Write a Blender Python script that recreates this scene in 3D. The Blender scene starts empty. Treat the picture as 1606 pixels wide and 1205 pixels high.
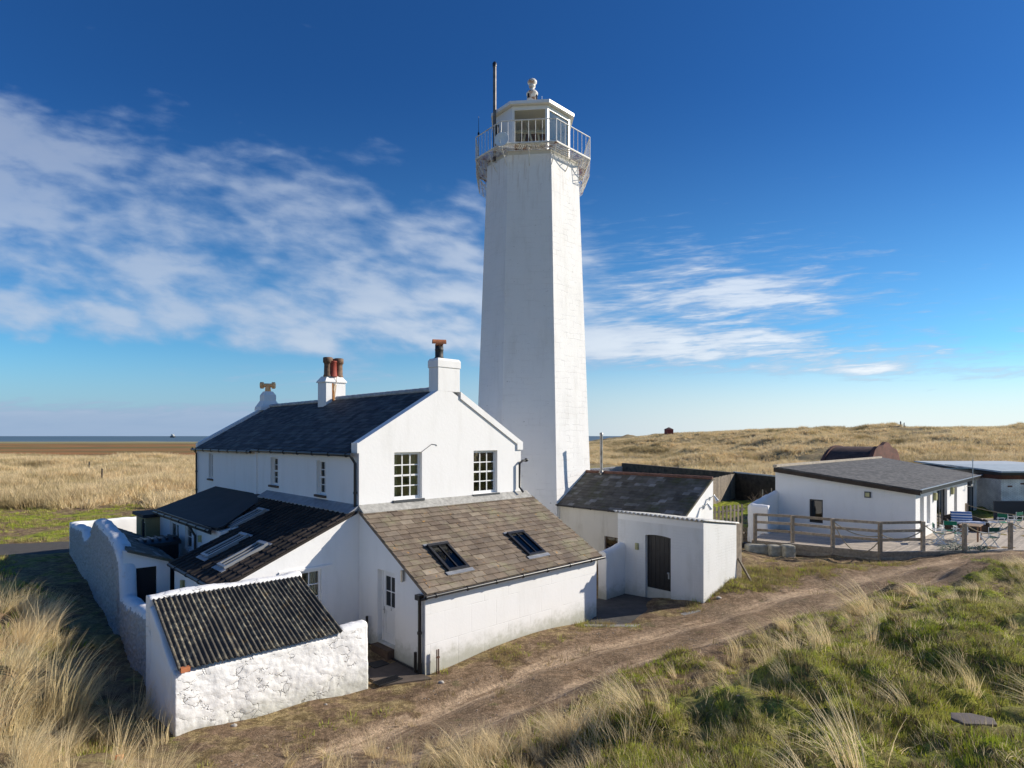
import bpy, math, random
import numpy as np
from mathutils import Vector, noise as mn
random.seed(7); rng = np.random.default_rng(11)
R = math.radians; PI = math.pi
scene = bpy.context.scene; col = scene.collection
# ---------------------------------------------------------------- camera
F = 943.0; HC = 6.0; CX = 803.0; HY = 684.0; IW = 1606.0
cd = bpy.data.cameras.new('camera'); cam = bpy.data.objects.new('camera', cd); col.objects.link(cam)
cam.location = (0, 0, HC); cam.rotation_euler = (R(90), 0, 0)
cd.sensor_width = 36; cd.lens = 36*F/IW; cd.shift_y = (HY-602.5)/IW; cd.clip_end = 60000; cd.clip_start = .05
scene.camera = cam
scene.view_settings.view_transform = 'Standard'; scene.view_settings.look = 'None'
scene.view_settings.exposure = 0.36; scene.view_settings.gamma = 1
def at(px, py, Y): return Vector(((px-CX)/F*Y, Y, HC-(py-HY)/F*Y))
def gz(px, py, z): return at(px, py, (HC-z)*F/(py-HY))
D1 = Vector((.7223, .6915, 0)); D2 = Vector((-.6915, .7223, 0)); UP = Vector((0, 0, 1))
C0 = Vector((-4.43, 17.41, 0))
def W(a, b, z=0): return C0 + D1*a + D2*b + UP*z
# ---------------------------------------------------------------- mesh builder
class MB:
    def __init__(s): s.v = []; s.f = []; s.t = []; s.sm = []; s.mi = []
    def face(s, pts, tint=.5, smooth=False, mi=0):
        n = len(s.v); s.v += [tuple(p) for p in pts]; s.f.append(tuple(range(n, n+len(pts)))); s.t.append(tint); s.sm.append(smooth); s.mi.append(mi)
    def mesh(s, V, Fs, tint=.5, smooth=False, mi=0):
        n = len(s.v); s.v += [tuple(p) for p in V]
        for f in Fs: s.f.append(tuple(i+n for i in f)); s.t.append(tint); s.sm.append(smooth); s.mi.append(mi)
    def obox(s, o, u, v, w, tint=.5, mi=0):
        o, u, v, w = map(Vector, (o, u, v, w))
        if u.cross(v).dot(w) < 0: o = o+w; w = -w
        P = [o, o+u, o+u+v, o+v, o+w, o+u+w, o+u+v+w, o+v+w]
        s.mesh(P, [(3,2,1,0),(4,5,6,7),(0,1,5,4),(1,2,6,5),(2,3,7,6),(3,0,4,7)], tint, False, mi)
    def cbox(s, c, u, v, w, tint=.5, mi=0):      # centred, full extents
        c, u, v, w = map(Vector, (c, u, v, w)); s.obox(c-u/2-v/2-w/2, u, v, w, tint, mi)
    def prism(s, poly, ext, tint=.5, mi=0):      # polygon extruded by ext
        poly = [Vector(p) for p in poly]; ext = Vector(ext)
        nrm = Vector((0,0,0))
        for i in range(len(poly)): nrm += (poly[i]-poly[0]).cross(poly[(i+1) % len(poly)]-poly[0])
        if nrm.dot(ext) > 0: poly = poly[::-1]
        n = len(poly); V = poly+[p+ext for p in poly]
        s.mesh(V, [tuple(range(n)), tuple(range(2*n-1, n-1, -1))]+[((i+1) % n, i, i+n, (i+1) % n+n) for i in range(n)], tint, False, mi)
    def tube(s, pts, r, n=8, tint=.5, cap=True, mi=0, smooth=True):
        pts = [Vector(p) for p in pts]; rs = r if isinstance(r, (list, tuple)) else [r]*len(pts)
        V = []; Fs = []; up = None
        for i, p in enumerate(pts):
            d = (pts[min(i+1, len(pts)-1)]-pts[max(i-1, 0)]).normalized()
            if up is None: up = Vector((0,0,1)) if abs(d.z) < .9 else Vector((1,0,0))
            x = d.cross(up).normalized(); y = x.cross(d).normalized(); up = y
            for k in range(n):
                a = 2*PI*k/n; V.append(p+(x*math.cos(a)+y*math.sin(a))*rs[i])
        for i in range(len(pts)-1):
            for k in range(n): Fs.append((i*n+k, i*n+(k+1) % n, (i+1)*n+(k+1) % n, (i+1)*n+k))
        s.mesh(V, Fs, tint, smooth, mi)
        if cap:
            s.face(V[:n][::-1], tint, mi=mi); s.face(V[-n:], tint, mi=mi)
    def lathe(s, c, prof, n=20, tint=.5, axis=UP, mi=0, smooth=True):   # prof [(r,h)]
        c = Vector(c); axis = Vector(axis).normalized()
        x = axis.orthogonal().normalized(); y = axis.cross(x)
        V = [c+axis*h+(x*math.cos(2*PI*k/n)+y*math.sin(2*PI*k/n))*r for r, h in prof for k in range(n)]
        Fs = [(i*n+k, i*n+(k+1) % n, (i+1)*n+(k+1) % n, (i+1)*n+k) for i in range(len(prof)-1) for k in range(n)]
        s.mesh(V, Fs, tint, smooth, mi)
        if prof[0][0] > 1e-4: s.face(V[:n][::-1], tint, mi=mi)
        if prof[-1][0] > 1e-4: s.face(V[-n:], tint, mi=mi)
    def build(s, name, mat, parent=None, label=None, bevel=0, **kw):
        root = parent
        while root is not None and root.parent is not None: root = root.parent
        org = root.location.copy() if root is not None else Vector((0,0,0))
        V = np.array(s.v, dtype=float).reshape(-1, 3)
        if root is None and len(V):
            org = Vector(((V[:,0].min()+V[:,0].max())/2, (V[:,1].min()+V[:,1].max())/2, V[:,2].min()))
        V = V-np.array(org)
        me = bpy.data.meshes.new(name); me.from_pydata(V.tolist(), [], s.f); 
        at_ = me.attributes.new('tint', 'FLOAT', 'FACE'); at_.data.foreach_set('value', np.array(s.t, dtype=np.float32))
        me.polygons.foreach_set('use_smooth', np.array(s.sm, dtype=bool))
        # metric uv
        uv = me.uv_layers.new(name='UVMap'); UVs = np.zeros((len(me.loops), 2)); me.update()
        for p in me.polygons:
            n = p.normal
            t = Vector((1,0,0)) if abs(n.z) > .999 else Vector((-n.y, n.x, 0)).normalized()
            b = n.cross(t)
            for li in p.loop_indices:
                co = V[me.loops[li].vertex_index]; UVs[li] = (co[0]*t.x+co[1]*t.y, co[0]*b.x+co[1]*b.y+co[2]*b.z)
        uv.data.foreach_set('uv', UVs.ravel())
        mats = mat if isinstance(mat, (list, tuple)) else [mat]
        for m in mats: me.materials.append(m)
        me.polygons.foreach_set('material_index', np.array(s.mi, dtype=np.int32)); me.update()
        o = bpy.data.objects.new(name, me); col.objects.link(o)
        if parent is None: o.location = org
        else: o.parent = parent
        if label: o['label'] = label
        if bevel:
            me.validate()
            w = o.modifiers.new('weld', 'WELD'); w.merge_threshold = .0005
            bv = o.modifiers.new('bevel', 'BEVEL'); bv.width = bevel; bv.segments = 2; bv.limit_method = 'ANGLE'; bv.angle_limit = R(40)
        for k, v in kw.items(): o[k] = v
        return o
def thing(name, loc, label, cat, group=None):
    o = bpy.data.objects.new(name, None); col.objects.link(o); o.location = loc; o.empty_display_size = .3
    o['label'] = label; o['category'] = cat; o['kind'] = 'thing'
    if group: o['group'] = group
    return o
def dup(root, loc, rz, label, group=None):
    def cp(o, par):
        c = o.copy(); col.objects.link(c); c.parent = par
        for ch in list(kids[o]): cp(ch, c)
        return c
    kids = {}
    def walk(o):
        kids[o] = [c for c in o.children]
        for c in kids[o]: walk(c)
    walk(root); r = cp(root, None); r.location = loc; r.rotation_euler = (0, 0, rz); r['label'] = label
    if group: r['group'] = group
    return r
def tag(o, label, cat=None, kind='thing', group=None):
    o['label'] = label; o['kind'] = kind
    if cat: o['category'] = cat
    if group: o['group'] = group
    return o
# ---------------------------------------------------------------- materials
def newmat(name):
    m = bpy.data.materials.new(name); m.use_nodes = True; nt = m.node_tree; nt.nodes.clear()
    out = nt.nodes.new('ShaderNodeOutputMaterial'); b = nt.nodes.new('ShaderNodeBsdfPrincipled')
    nt.links.new(b.outputs[0], out.inputs[0]); return m, nt, b, out
class NT:
    def __init__(s, nt): s.nt = nt
    def n(s, typ, **kw):
        x = s.nt.nodes.new(typ)
        for k, v in kw.items(): setattr(x, k, v)
        return x
    def L(s, a, b): s.nt.links.new(a, b)
    def set(s, inp, v):
        if hasattr(v, 'is_linked') or isinstance(v, bpy.types.NodeSocket): s.L(v, inp)
        else: inp.default_value = v
    def math(s, op, a, b=0.0, c=None, clamp=False):
        x = s.n('ShaderNodeMath', operation=op, use_clamp=clamp); s.set(x.inputs[0], a); s.set(x.inputs[1], b)
        if c is not None: s.set(x.inputs[2], c)
        return x.outputs[0]
    def mix(s, f, a, b):
        x = s.n('ShaderNodeMix', data_type='RGBA'); s.set(x.inputs[0], f)
        for i, v in ((6, a), (7, b)):
            if isinstance(v, tuple) and len(v) == 3: v = v+(1,)
            s.set(x.inputs[i], v)
        return x.outputs[2]
    def mul(s, a, b):
        x = s.n('ShaderNodeMix', data_type='RGBA', blend_type='MULTIPLY'); x.inputs[0].default_value = 1
        for i, v in ((6, a), (7, b)):
            if isinstance(v, tuple) and len(v) == 3: v = v+(1,)
            s.set(x.inputs[i], v)
        return x.outputs[2]
    def noise(s, vec, scale, detail=4, rough=.55, out=0, dist=0.0, lac=2.0):
        x = s.n('ShaderNodeTexNoise'); s.L(vec, x.inputs['Vector']); x.inputs['Scale'].default_value = scale
        x.inputs['Detail'].default_value = detail; x.inputs['Roughness'].default_value = rough; x.inputs['Distortion'].default_value = dist
        x.inputs['Lacunarity'].default_value = lac
        return x.outputs[out]
    def sst(s, v, a, b):
        x = s.n('ShaderNodeMapRange', interpolation_type='SMOOTHSTEP'); s.set(x.inputs[0], v); x.inputs[1].default_value = a; x.inputs[2].default_value = b
        return x.outputs[0]
    def lin(s, v, a, b, c=0., d=1.):
        x = s.n('ShaderNodeMapRange'); s.set(x.inputs[0], v)
        for i, q in enumerate((a, b, c, d)): x.inputs[i+1].default_value = q
        return x.outputs[0]
    def scalev(s, vec, sc):
        x = s.n('ShaderNodeMapping'); s.L(vec, x.inputs[0]); x.inputs['Scale'].default_value = sc; return x.outputs[0]
    def bump(s, h, strength, dist, nrm=None):
        x = s.n('ShaderNodeBump'); x.inputs['Strength'].default_value = strength; x.inputs['Distance'].default_value = dist; s.L(h, x.inputs['Height'])
        if nrm: s.L(nrm, x.inputs['Normal'])
        return x.outputs[0]
    def attr(s, name, out='Fac'): x = s.n('ShaderNodeAttribute'); x.attribute_name = name; return x.outputs[out]
def simple(name, colr, rough=.6, metal=0., var=.12, scale=3., bump=0., bscale=60., tint=0., spec=.5):
    m, nt, b, out = newmat(name); T = NT(nt); tc = T.n('ShaderNodeTexCoord').outputs['Object']
    nz = T.noise(tc, scale, 6, .6)
    f = T.lin(nz, .3, .7, 1-var, 1+var)
    if tint: f = T.math('MULTIPLY', f, T.lin(T.attr('tint'), 0, 1, 1-tint, 1+tint))
    hsv = T.n('ShaderNodeHueSaturation'); hsv.inputs['Color'].default_value = colr+(1,); T.L(f, hsv.inputs['Value'])
    T.L(hsv.outputs[0], b.inputs['Base Color']); b.inputs['Roughness'].default_value = rough; b.inputs['Metallic'].default_value = metal
    b.inputs['Specular IOR Level'].default_value = spec
    if bump: T.L(T.bump(T.noise(tc, bscale, 4), bump, .01), b.inputs['Normal'])
    return m
def whitewash(name, base=(.84,.835,.82), dirt=.25, dscale=1.2, b1=.3, b1s=18., bd=.01, joints=None, chips=0., groundsoil=0., vor=0., cracks=0., rust=0.):
    m, nt, b, out = newmat(name); T = NT(nt); tcn = T.n('ShaderNodeTexCoord'); tc = tcn.outputs['Object']; uv = T.n('ShaderNodeUVMap').outputs[0]
    st = T.noise(T.scalev(tc, (1, 1, .22)), dscale*1.6, 7, .65)
    pat = T.noise(tc, dscale*.5, 5, .6)
    d = T.math('MULTIPLY', T.sst(st, .48, .78), dirt); d2 = T.math('MULTIPLY', T.sst(pat, .45, .8), dirt*.6)
    c = T.mix(d, base, (base[0]*.62, base[1]*.60, base[2]*.54)); c = T.mix(d2, c, (base[0]*.72, base[1]*.73, base[2]*.70))
    hgt = T.noise(tc, b1s, 6, .62)
    nrm = T.bump(hgt, b1, bd)
    if vor:
        v = T.n('ShaderNodeTexVoronoi'); T.L(tc, v.inputs['Vector']); v.inputs['Scale'].default_value = vor
        nrm = T.bump(T.math('SUBTRACT', 1, v.outputs['Distance']), 1., .05, nrm)
        c = T.mix(T.math('MULTIPLY', T.sst(v.outputs['Distance'], .25, .75), .35), c, (base[0]*.5, base[1]*.5, base[2]*.47))
    if joints:
        bw, bh, mort, strg = joints
        br = T.n('ShaderNodeTexBrick'); T.L(uv, br.inputs['Vector']); br.inputs['Scale'].default_value = 1; br.inputs['Brick Width'].default_value = bw; br.inputs['Row Height'].default_value = bh
        br.inputs['Mortar Size'].default_value = mort; br.inputs['Mortar Smooth'].default_value = .6
        br.inputs['Color1'].default_value = (1,1,1,1); br.inputs['Color2'].default_value = (.75,.75,.75,1); br.inputs['Mortar'].default_value = (.2,.2,.2,1)
        brk = T.math('MULTIPLY', br.outputs['Fac'], T.sst(T.noise(tc, 1.7, 4), .42, .62))
        nrm = T.bump(T.math('SUBTRACT', 1, brk), strg, .012, nrm)
        nrm = T.bump(br.outputs['Color'], .25*strg, .02, nrm)
        c = T.mix(T.math('MULTIPLY', brk, .22*strg), c, (.35,.34,.32))
    if cracks:
        ve = T.n('ShaderNodeTexVoronoi', feature='DISTANCE_TO_EDGE'); wv = T.n('ShaderNodeVectorMath', operation='ADD'); T.L(tc, wv.inputs[0])
        nv = T.n('ShaderNodeTexNoise'); T.L(tc, nv.inputs['Vector']); nv.inputs['Scale'].default_value = 4; nv.inputs['Detail'].default_value = 5
        sc = T.n('ShaderNodeVectorMath', operation='SCALE'); T.L(nv.outputs[1], sc.inputs[0]); sc.inputs['Scale'].default_value = .35; T.L(sc.outputs[0], wv.inputs[1]); T.L(T.scalev(wv.outputs[0], (1,1,1.7)), ve.inputs['Vector']); ve.inputs['Scale'].default_value = 3.6
        ck = T.math('MULTIPLY', T.math('SUBTRACT', 1, T.sst(ve.outputs[0], .0, .05)), T.sst(T.noise(tc, 2.4, 5, .7), .53, .64))
        nrm = T.bump(T.math('SUBTRACT', 1, T.math('MULTIPLY', ck, 1.)), .9, .04, nrm)
        nrm = T.bump(T.sst(ve.outputs[0], .0, .3), .12, .04, nrm)
        c = T.mix(T.math('MULTIPLY', ck, cracks*.6), c, (.32,.31,.29))
    if chips:
        cn = T.noise(T.scalev(tc, (1, 1, 2.2)), 5, 8, .72)
        cm = T.math('MULTIPLY', T.sst(cn, .655, .69), chips)
        c = T.mix(cm, c, (.19,.17,.14)); 
    if groundsoil:
        g = T.math('MULTIPLY', T.sst(T.math('ADD', T.n('ShaderNodeSeparateXYZ').outputs[2], 0), 0, 1), 0)
        sp = T.n('ShaderNodeSeparateXYZ'); T.L(tc, sp.inputs[0])
        g = T.math('SUBTRACT', 1, T.sst(T.math('ADD', sp.outputs[2], T.math('MULTIPLY', T.noise(tc, 4, 6, .7), -.9)), -.35, .3))
        c = T.mix(T.math('MULTIPLY', g, groundsoil), c, (.25,.26,.17))
    if rust:
        sp = T.n('ShaderNodeSeparateXYZ'); T.L(tc, sp.inputs[0])
        rs = T.math('MULTIPLY', T.sst(T.noise(T.scalev(tc, (5,5,.35)), 1.5, 5, .65), .50, .66), T.sst(sp.outputs[2], 15.8, 19.6))
        c = T.mix(T.math('MULTIPLY', rs, rust), c, (.36,.24,.15))
    T.L(c, b.inputs['Base Color']); b.inputs['Roughness'].default_value = .75; b.inputs['Specular IOR Level'].default_value = .25
    T.L(nrm, b.inputs['Normal']); return m
M = {}
M['smooth'] = whitewash('painted_render_smooth', dirt=.2, b1=.3, b1s=9., bd=.015, groundsoil=.6)
M['block'] = whitewash('painted_block_wall', dirt=.18, b1=.25, b1s=14., bd=.01, joints=(.9,.75,.012,.35), groundsoil=.65)
M['lime'] = whitewash('lumpy_limewash', base=(.85,.845,.83), dirt=.3, b1=.45, b1s=22., bd=.015, cracks=.2, chips=.5, groundsoil=.5)
M['dash'] = whitewash('pebbledash_whitewash', base=(.50,.50,.50), dirt=.4, b1=.8, b1s=26., bd=.04, vor=9.)
M['tower'] = whitewash('painted_tower_masonry', base=(.83,.82,.80), dirt=.28, dscale=.9, b1=.45, b1s=13., bd=.015, rust=.28, joints=(.55,.28,.014,.5), chips=1., groundsoil=0)
M['old'] = whitewash('aged_painted_brick', base=(.76,.76,.74), dirt=.35, b1=.35, b1s=20., bd=.01, joints=(.3,.1,.008,.4), groundsoil=.4)
M['greywhite'] = whitewash('weathered_render', base=(.66,.64,.58), dirt=.6, b1=.35, b1s=12., bd=.01, groundsoil=.3)
M['frame'] = simple('white_frame_paint', (.80,.80,.79), .35, var=.03)
M['ironwhite'] = None
def irony():
    m, nt, b, out = newmat('rusting_white_ironwork'); T = NT(nt); tc = T.n('ShaderNodeTexCoord').outputs['Object']
    f = T.sst(T.noise(tc, 2.6, 8, .7), .50, .64)
    T.L(T.mix(f, (.74,.72,.67), (.30,.13,.05)), b.inputs['Base Color']); b.inputs['Roughness'].default_value = .5; return m
M['ironwhite'] = irony()
M['black'] = simple('black_plastic', (.018,.018,.02), .38, var=.2)
M['blackwood'] = simple('black_painted_timber', (.02,.019,.019), .5, var=.3, bump=.4, bscale=30)
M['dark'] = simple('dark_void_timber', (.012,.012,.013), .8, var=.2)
M['lead'] = simple('lead_flashing', (.30,.31,.33), .45, metal=.3, var=.25, scale=6, bump=.4, bscale=12)
M['mortar'] = simple('lime_flashing', (.36,.35,.32), .85, var=.3, scale=8, bump=.6, bscale=25)
M['terracotta'] = simple('terracotta', (.48,.17,.07), .7, var=.25, scale=10)
M['peach'] = simple('pale_terracotta', (1.0,.52,.22), .7, var=.3, scale=10)
M['tanpot'] = simple('sooted_clay', (.17,.10,.06), .75, var=.5, scale=6)
M['redpot'] = simple('red_clay_pot', (.30,.05,.03), .7, var=.2, scale=8)
M['potblack'] = simple('tarred_pot', (.03,.028,.026), .6, var=.3, scale=8)
M['steel'] = simple('weathered_steel_flue', (.36,.33,.29), .45, metal=.7, var=.35, scale=5)
M['lightframe'] = simple('grey_rooflight_frame', (.34,.35,.36), .35, metal=.3, var=.1)
M['flue'] = simple('dark_weathered_flue', (.16,.145,.13), .5, metal=.5, var=.4, scale=4)
M['galv'] = simple('galvanised_metal', (.5,.52,.53), .4, metal=.6, var=.15)
M['brownstone'] = simple('brown_sill', (.10,.065,.045), .8, var=.3, scale=8, bump=.5)
M['slatesill'] = simple('slate_sill', (.05,.055,.06), .6, var=.2)
M['felt'] = simple('black_roofing_felt', (.022,.023,.026), .75, var=.35, scale=1.5, bump=.4, bscale=25)
M['roomback'] = simple('olive_room_back', (.30,.29,.21), .9, var=.35, scale=2.2)
M['curtain'] = simple('cream_curtain', (.55,.52,.40), .9, var=.1, scale=6)
M['concrete'] = simple('concrete', (.30,.28,.25), .9, var=.25, scale=3, bump=.5, bscale=30)
M['tarmac'] = simple('tarmac', (.075,.07,.065), .9, var=.3, scale=2.5, bump=.7, bscale=80)
M['stoneblock'] = simple('grey_green_stone', (.36,.34,.27), .9, var=.4, scale=4, bump=.9, bscale=12)
M['rock'] = simple('pale_stones', (.42,.39,.35), .9, var=.3, scale=6, bump=.7, bscale=20)
M['wood'] = simple('weathered_grey_wood', (.36,.29,.21), .85, var=.35, scale=9, bump=.5, bscale=50, tint=.25)
M['deckwood'] = simple('pale_deck_boards', (.42,.36,.29), .8, var=.25, scale=6, bump=.4, bscale=50, tint=.22)
M['fencewood'] = simple('grey_brown_fence_boards', (.20,.165,.125), .85, var=.35, scale=6, bump=.5, bscale=40, tint=.35)
M['rope'] = simple('tan_rope', (.36,.30,.20), .9, var=.25, scale=30)
M['green'] = simple('green_canvas', (.0,.16,.085), .8, var=.12, scale=9)
M['dkgreen'] = simple('dark_green_canvas', (.005,.07,.045), .8, var=.15, scale=9)
M['wicker'] = simple('brown_wicker', (.075,.05,.035), .7, var=.4, scale=30, bump=.9, bscale=90)
M['redwood'] = simple('red_brown_table_wood', (.25,.12,.06), .6, var=.25, scale=9)
M['navy'] = simple('navy_painted_boards', (.008,.014,.028), .5, var=.2)
M['orangeplastic'] = simple('orange_plastic', (.8,.16,.02), .5, var=.1)
M['dryplant'] = simple('bare_bramble_twigs', (.13,.09,.065), .9, var=.4, scale=9)
M['silverleaf'] = simple('silver_green_leaves', (.22,.27,.20), .8, var=.4, scale=9)
M['redhut'] = simple('red_painted_boards', (.19,.035,.03), .7, var=.3)
M['skin'] = simple('clothed_figure', (.03,.03,.04), .8, var=.2)
M['boatpaint'] = simple('pale_boat_paint', (.55,.55,.52), .5, var=.15)
M['dish'] = simple('pale_grey_dish', (.70,.76,.78), .5, var=.06)
M['lampmetal'] = simple('brushed_steel_lamp', (.55,.54,.52), .3, metal=.8, var=.1)
M['lampbrass'] = simple('olive_bulkhead_lamp', (.42,.40,.20), .45, var=.2)
M['rail'] = simple('white_railing_iron', (.72,.71,.68), .45, var=.15)
def glassmat(name, tintc=(.35,.38,.36), refl=.8):
    m, nt, b, out = newmat(name); nt.nodes.remove(b); T = NT(nt)
    tr = T.n('ShaderNodeBsdfTransparent'); tr.inputs[0].default_value = tintc+(1,)
    gl = T.n('ShaderNodeBsdfGlossy'); gl.inputs['Roughness'].default_value = .03
    fr = T.n('ShaderNodeFresnel'); fr.inputs[0].default_value = 1.55
    tc = T.n('ShaderNodeTexCoord').outputs['Object']; T.L(T.bump(T.noise(tc, 1.6, 2), .08, .05), gl.inputs['Normal'])
    mx = T.n('ShaderNodeMixShader'); T.L(T.math('MULTIPLY_ADD', fr.outputs[0], 1.3*refl, .03*refl, clamp=True), mx.inputs[0]); T.L(tr.outputs[0], mx.inputs[1]); T.L(gl.outputs[0], mx.inputs[2]); T.L(mx.outputs[0], out.inputs[0]); return m
M['glass'] = glassmat('window_glass', (.92,.93,.88))
M['darkglass'] = glassmat('dark_window_glass', (.10,.12,.12))
M['skyglass'] = glassmat('rooflight_glass', (.16,.18,.15), .5)
M['lampglass'] = glassmat('lantern_glass', (.90,.90,.86), .3)
def tilemat(name, cols, spread=.5, lichen=None, moss=None, rough=.75, spec=.3, bumpv=.5):
    m, nt, b, out = newmat(name); T = NT(nt); tc = T.n('ShaderNodeTexCoord').outputs['Object']
    t = T.attr('tint'); cr = T.n('ShaderNodeValToRGB'); T.L(t, cr.inputs[0]); el = cr.color_ramp.elements
    el[0].color = cols[0]+(1,); el[1].color = cols[-1]+(1,)
    for i in range(1, len(cols)-1): e = el.new(i/(len(cols)-1)); e.color = cols[i]+(1,)
    c = cr.outputs[0]
    nz = T.noise(tc, 3.5, 7, .65)
    hs = T.n('ShaderNodeHueSaturation'); T.L(c, hs.inputs['Color']); T.L(T.lin(nz, .3, .7, .72, 1.28), hs.inputs['Value']); c = hs.outputs[0]
    big = T.noise(tc, .8, 4, .6)
    hs2 = T.n('ShaderNodeHueSaturation'); T.L(c, hs2.inputs['Color']); T.L(T.lin(big, .35, .65, .85, 1.15), hs2.inputs['Value']); c = hs2.outputs[0]
    if moss: c = T.mix(T.math('MULTIPLY', T.sst(T.noise(tc, 1.1, 8, .7), .5, .68), moss[1]), c, moss[0])
    if lichen:
        f = T.math('MULTIPLY', T.sst(T.noise(tc, lichen[2], 6, .7), lichen[3], lichen[3]+.05), lichen[1]); c = T.mix(f, c, lichen[0])
    T.L(c, b.inputs['Base Color']); b.inputs['Roughness'].default_value = rough; b.inputs['Specular IOR Level'].default_value = spec
    T.L(T.bump(T.noise(tc, 22, 5, .6), bumpv, .012), b.inputs['Normal']); return m
M['slate'] = tilemat('blue_black_slates', [(.038,.038,.040),(.068,.069,.072),(.12,.118,.115),(.050,.050,.052)], rough=.7, spec=.25)
M['rolltile'] = tilemat('dark_brown_roll_tiles', [(.016,.014,.013),(.030,.024,.021),(.050,.037,.030)], rough=.8, lichen=((.33,.20,.10), .7, 14., .70))
M['stoneslate'] = tilemat('brown_stone_slates', [(.14,.105,.078),(.19,.145,.105),(.23,.18,.13),(.165,.13,.10),(.30,.245,.18)], moss=((.30,.29,.17), .55), lichen=((.55,.26,.04), .75, 4.5, .635))
M['mossslate'] = tilemat('mossy_grey_slates', [(.075,.068,.055),(.12,.11,.09),(.095,.085,.068),(.24,.235,.22)], moss=((.075,.080,.028), .8))
def corrmat(name):
    m, nt, b, out = newmat(name); T = NT(nt); tc = T.n('ShaderNodeTexCoord').outputs['Object']
    f = T.sst(T.noise(T.scalev(tc, (1,1,1)), 8, 7, .75), .46, .60)
    g = T.sst(T.noise(tc, 1.6, 6, .7), .38, .60)
    c = T.mix(T.math('MULTIPLY', f, g), (.065,.058,.048), (.33,.29,.20))
    c = T.mix(T.math('MULTIPLY', T.sst(T.noise(tc, 5, 5), .6, .66), .5), c, (.20,.13,.05))
    T.L(c, b.inputs['Base Color']); b.inputs['Roughness'].default_value = .85
    T.L(T.bump(f, .5, .006), b.inputs['Normal']); return m
M['corr'] = corrmat('lichened_corrugated_sheet')
M['palecorr'] = simple('pale_corrugated_sheet', (.55,.54,.50), .8, var=.25, scale=5)
def feltmat():
    m, nt, b, out = newmat('grey_mineral_felt'); T = NT(nt); tc = T.n('ShaderNodeTexCoord').outputs['Object']
    br = T.n('ShaderNodeTexBrick'); T.L(T.n('ShaderNodeUVMap').outputs[0], br.inputs['Vector']); br.inputs['Scale'].default_value = 1; br.inputs['Brick Width'].default_value = .33; br.inputs['Row Height'].default_value = .16
    br.inputs['Color1'].default_value = (.05,.05,.053,1); br.inputs['Color2'].default_value = (.13,.125,.12,1); br.inputs['Mortar'].default_value = (.035,.035,.035,1); br.inputs['Mortar Size'].default_value = .012
    hs = T.n('ShaderNodeHueSaturation'); T.L(br.outputs[0], hs.inputs['Color']); T.L(T.lin(T.noise(tc, 1.2, 7, .7), .3, .7, .7, 1.35), hs.inputs['Value'])
    T.L(hs.outputs[0], b.inputs['Base Color']); b.inputs['Roughness'].default_value = .9; T.L(T.bump(T.noise(tc, 60, 3), .6, .01), b.inputs['Normal']); return m
M['shingle'] = feltmat()
def brickmat(name, c1, c2, mort, sc=1.0):
    m, nt, b, out = newmat(name); T = NT(nt); tc = T.n('ShaderNodeTexCoord').outputs['Object']
    br = T.n('ShaderNodeTexBrick'); T.L(T.n('ShaderNodeUVMap').outputs[0], br.inputs['Vector']); br.inputs['Scale'].default_value = sc; br.inputs['Brick Width'].default_value = .23; br.inputs['Row Height'].default_value = .075
    br.inputs['Color1'].default_value = c1+(1,); br.inputs['Color2'].default_value = c2+(1,); br.inputs['Mortar'].default_value = mort+(1,); br.inputs['Mortar Size'].default_value = .008
    hs = T.n('ShaderNodeHueSaturation'); T.L(br.outputs[0], hs.inputs['Color']); T.L(T.lin(T.noise(tc, 1.5, 6), .3, .7, .7, 1.3), hs.inputs['Value'])
    T.L(hs.outputs[0], b.inputs['Base Color']); b.inputs['Roughness'].default_value = .9; T.L(T.bump(br.outputs['Fac'], -.4, .01), b.inputs['Normal']); return m
M['brick'] = brickmat('old_red_brick', (.20,.07,.045), (.13,.05,.035), (.10,.08,.07))
M['whitebrick'] = brickmat('white_painted_brick', (.85,.84,.81), (.78,.78,.76), (.42,.40,.38))
M['palebrick'] = brickmat('sandy_brick', (.42,.36,.29), (.36,.30,.24), (.25,.22,.19))
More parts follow.
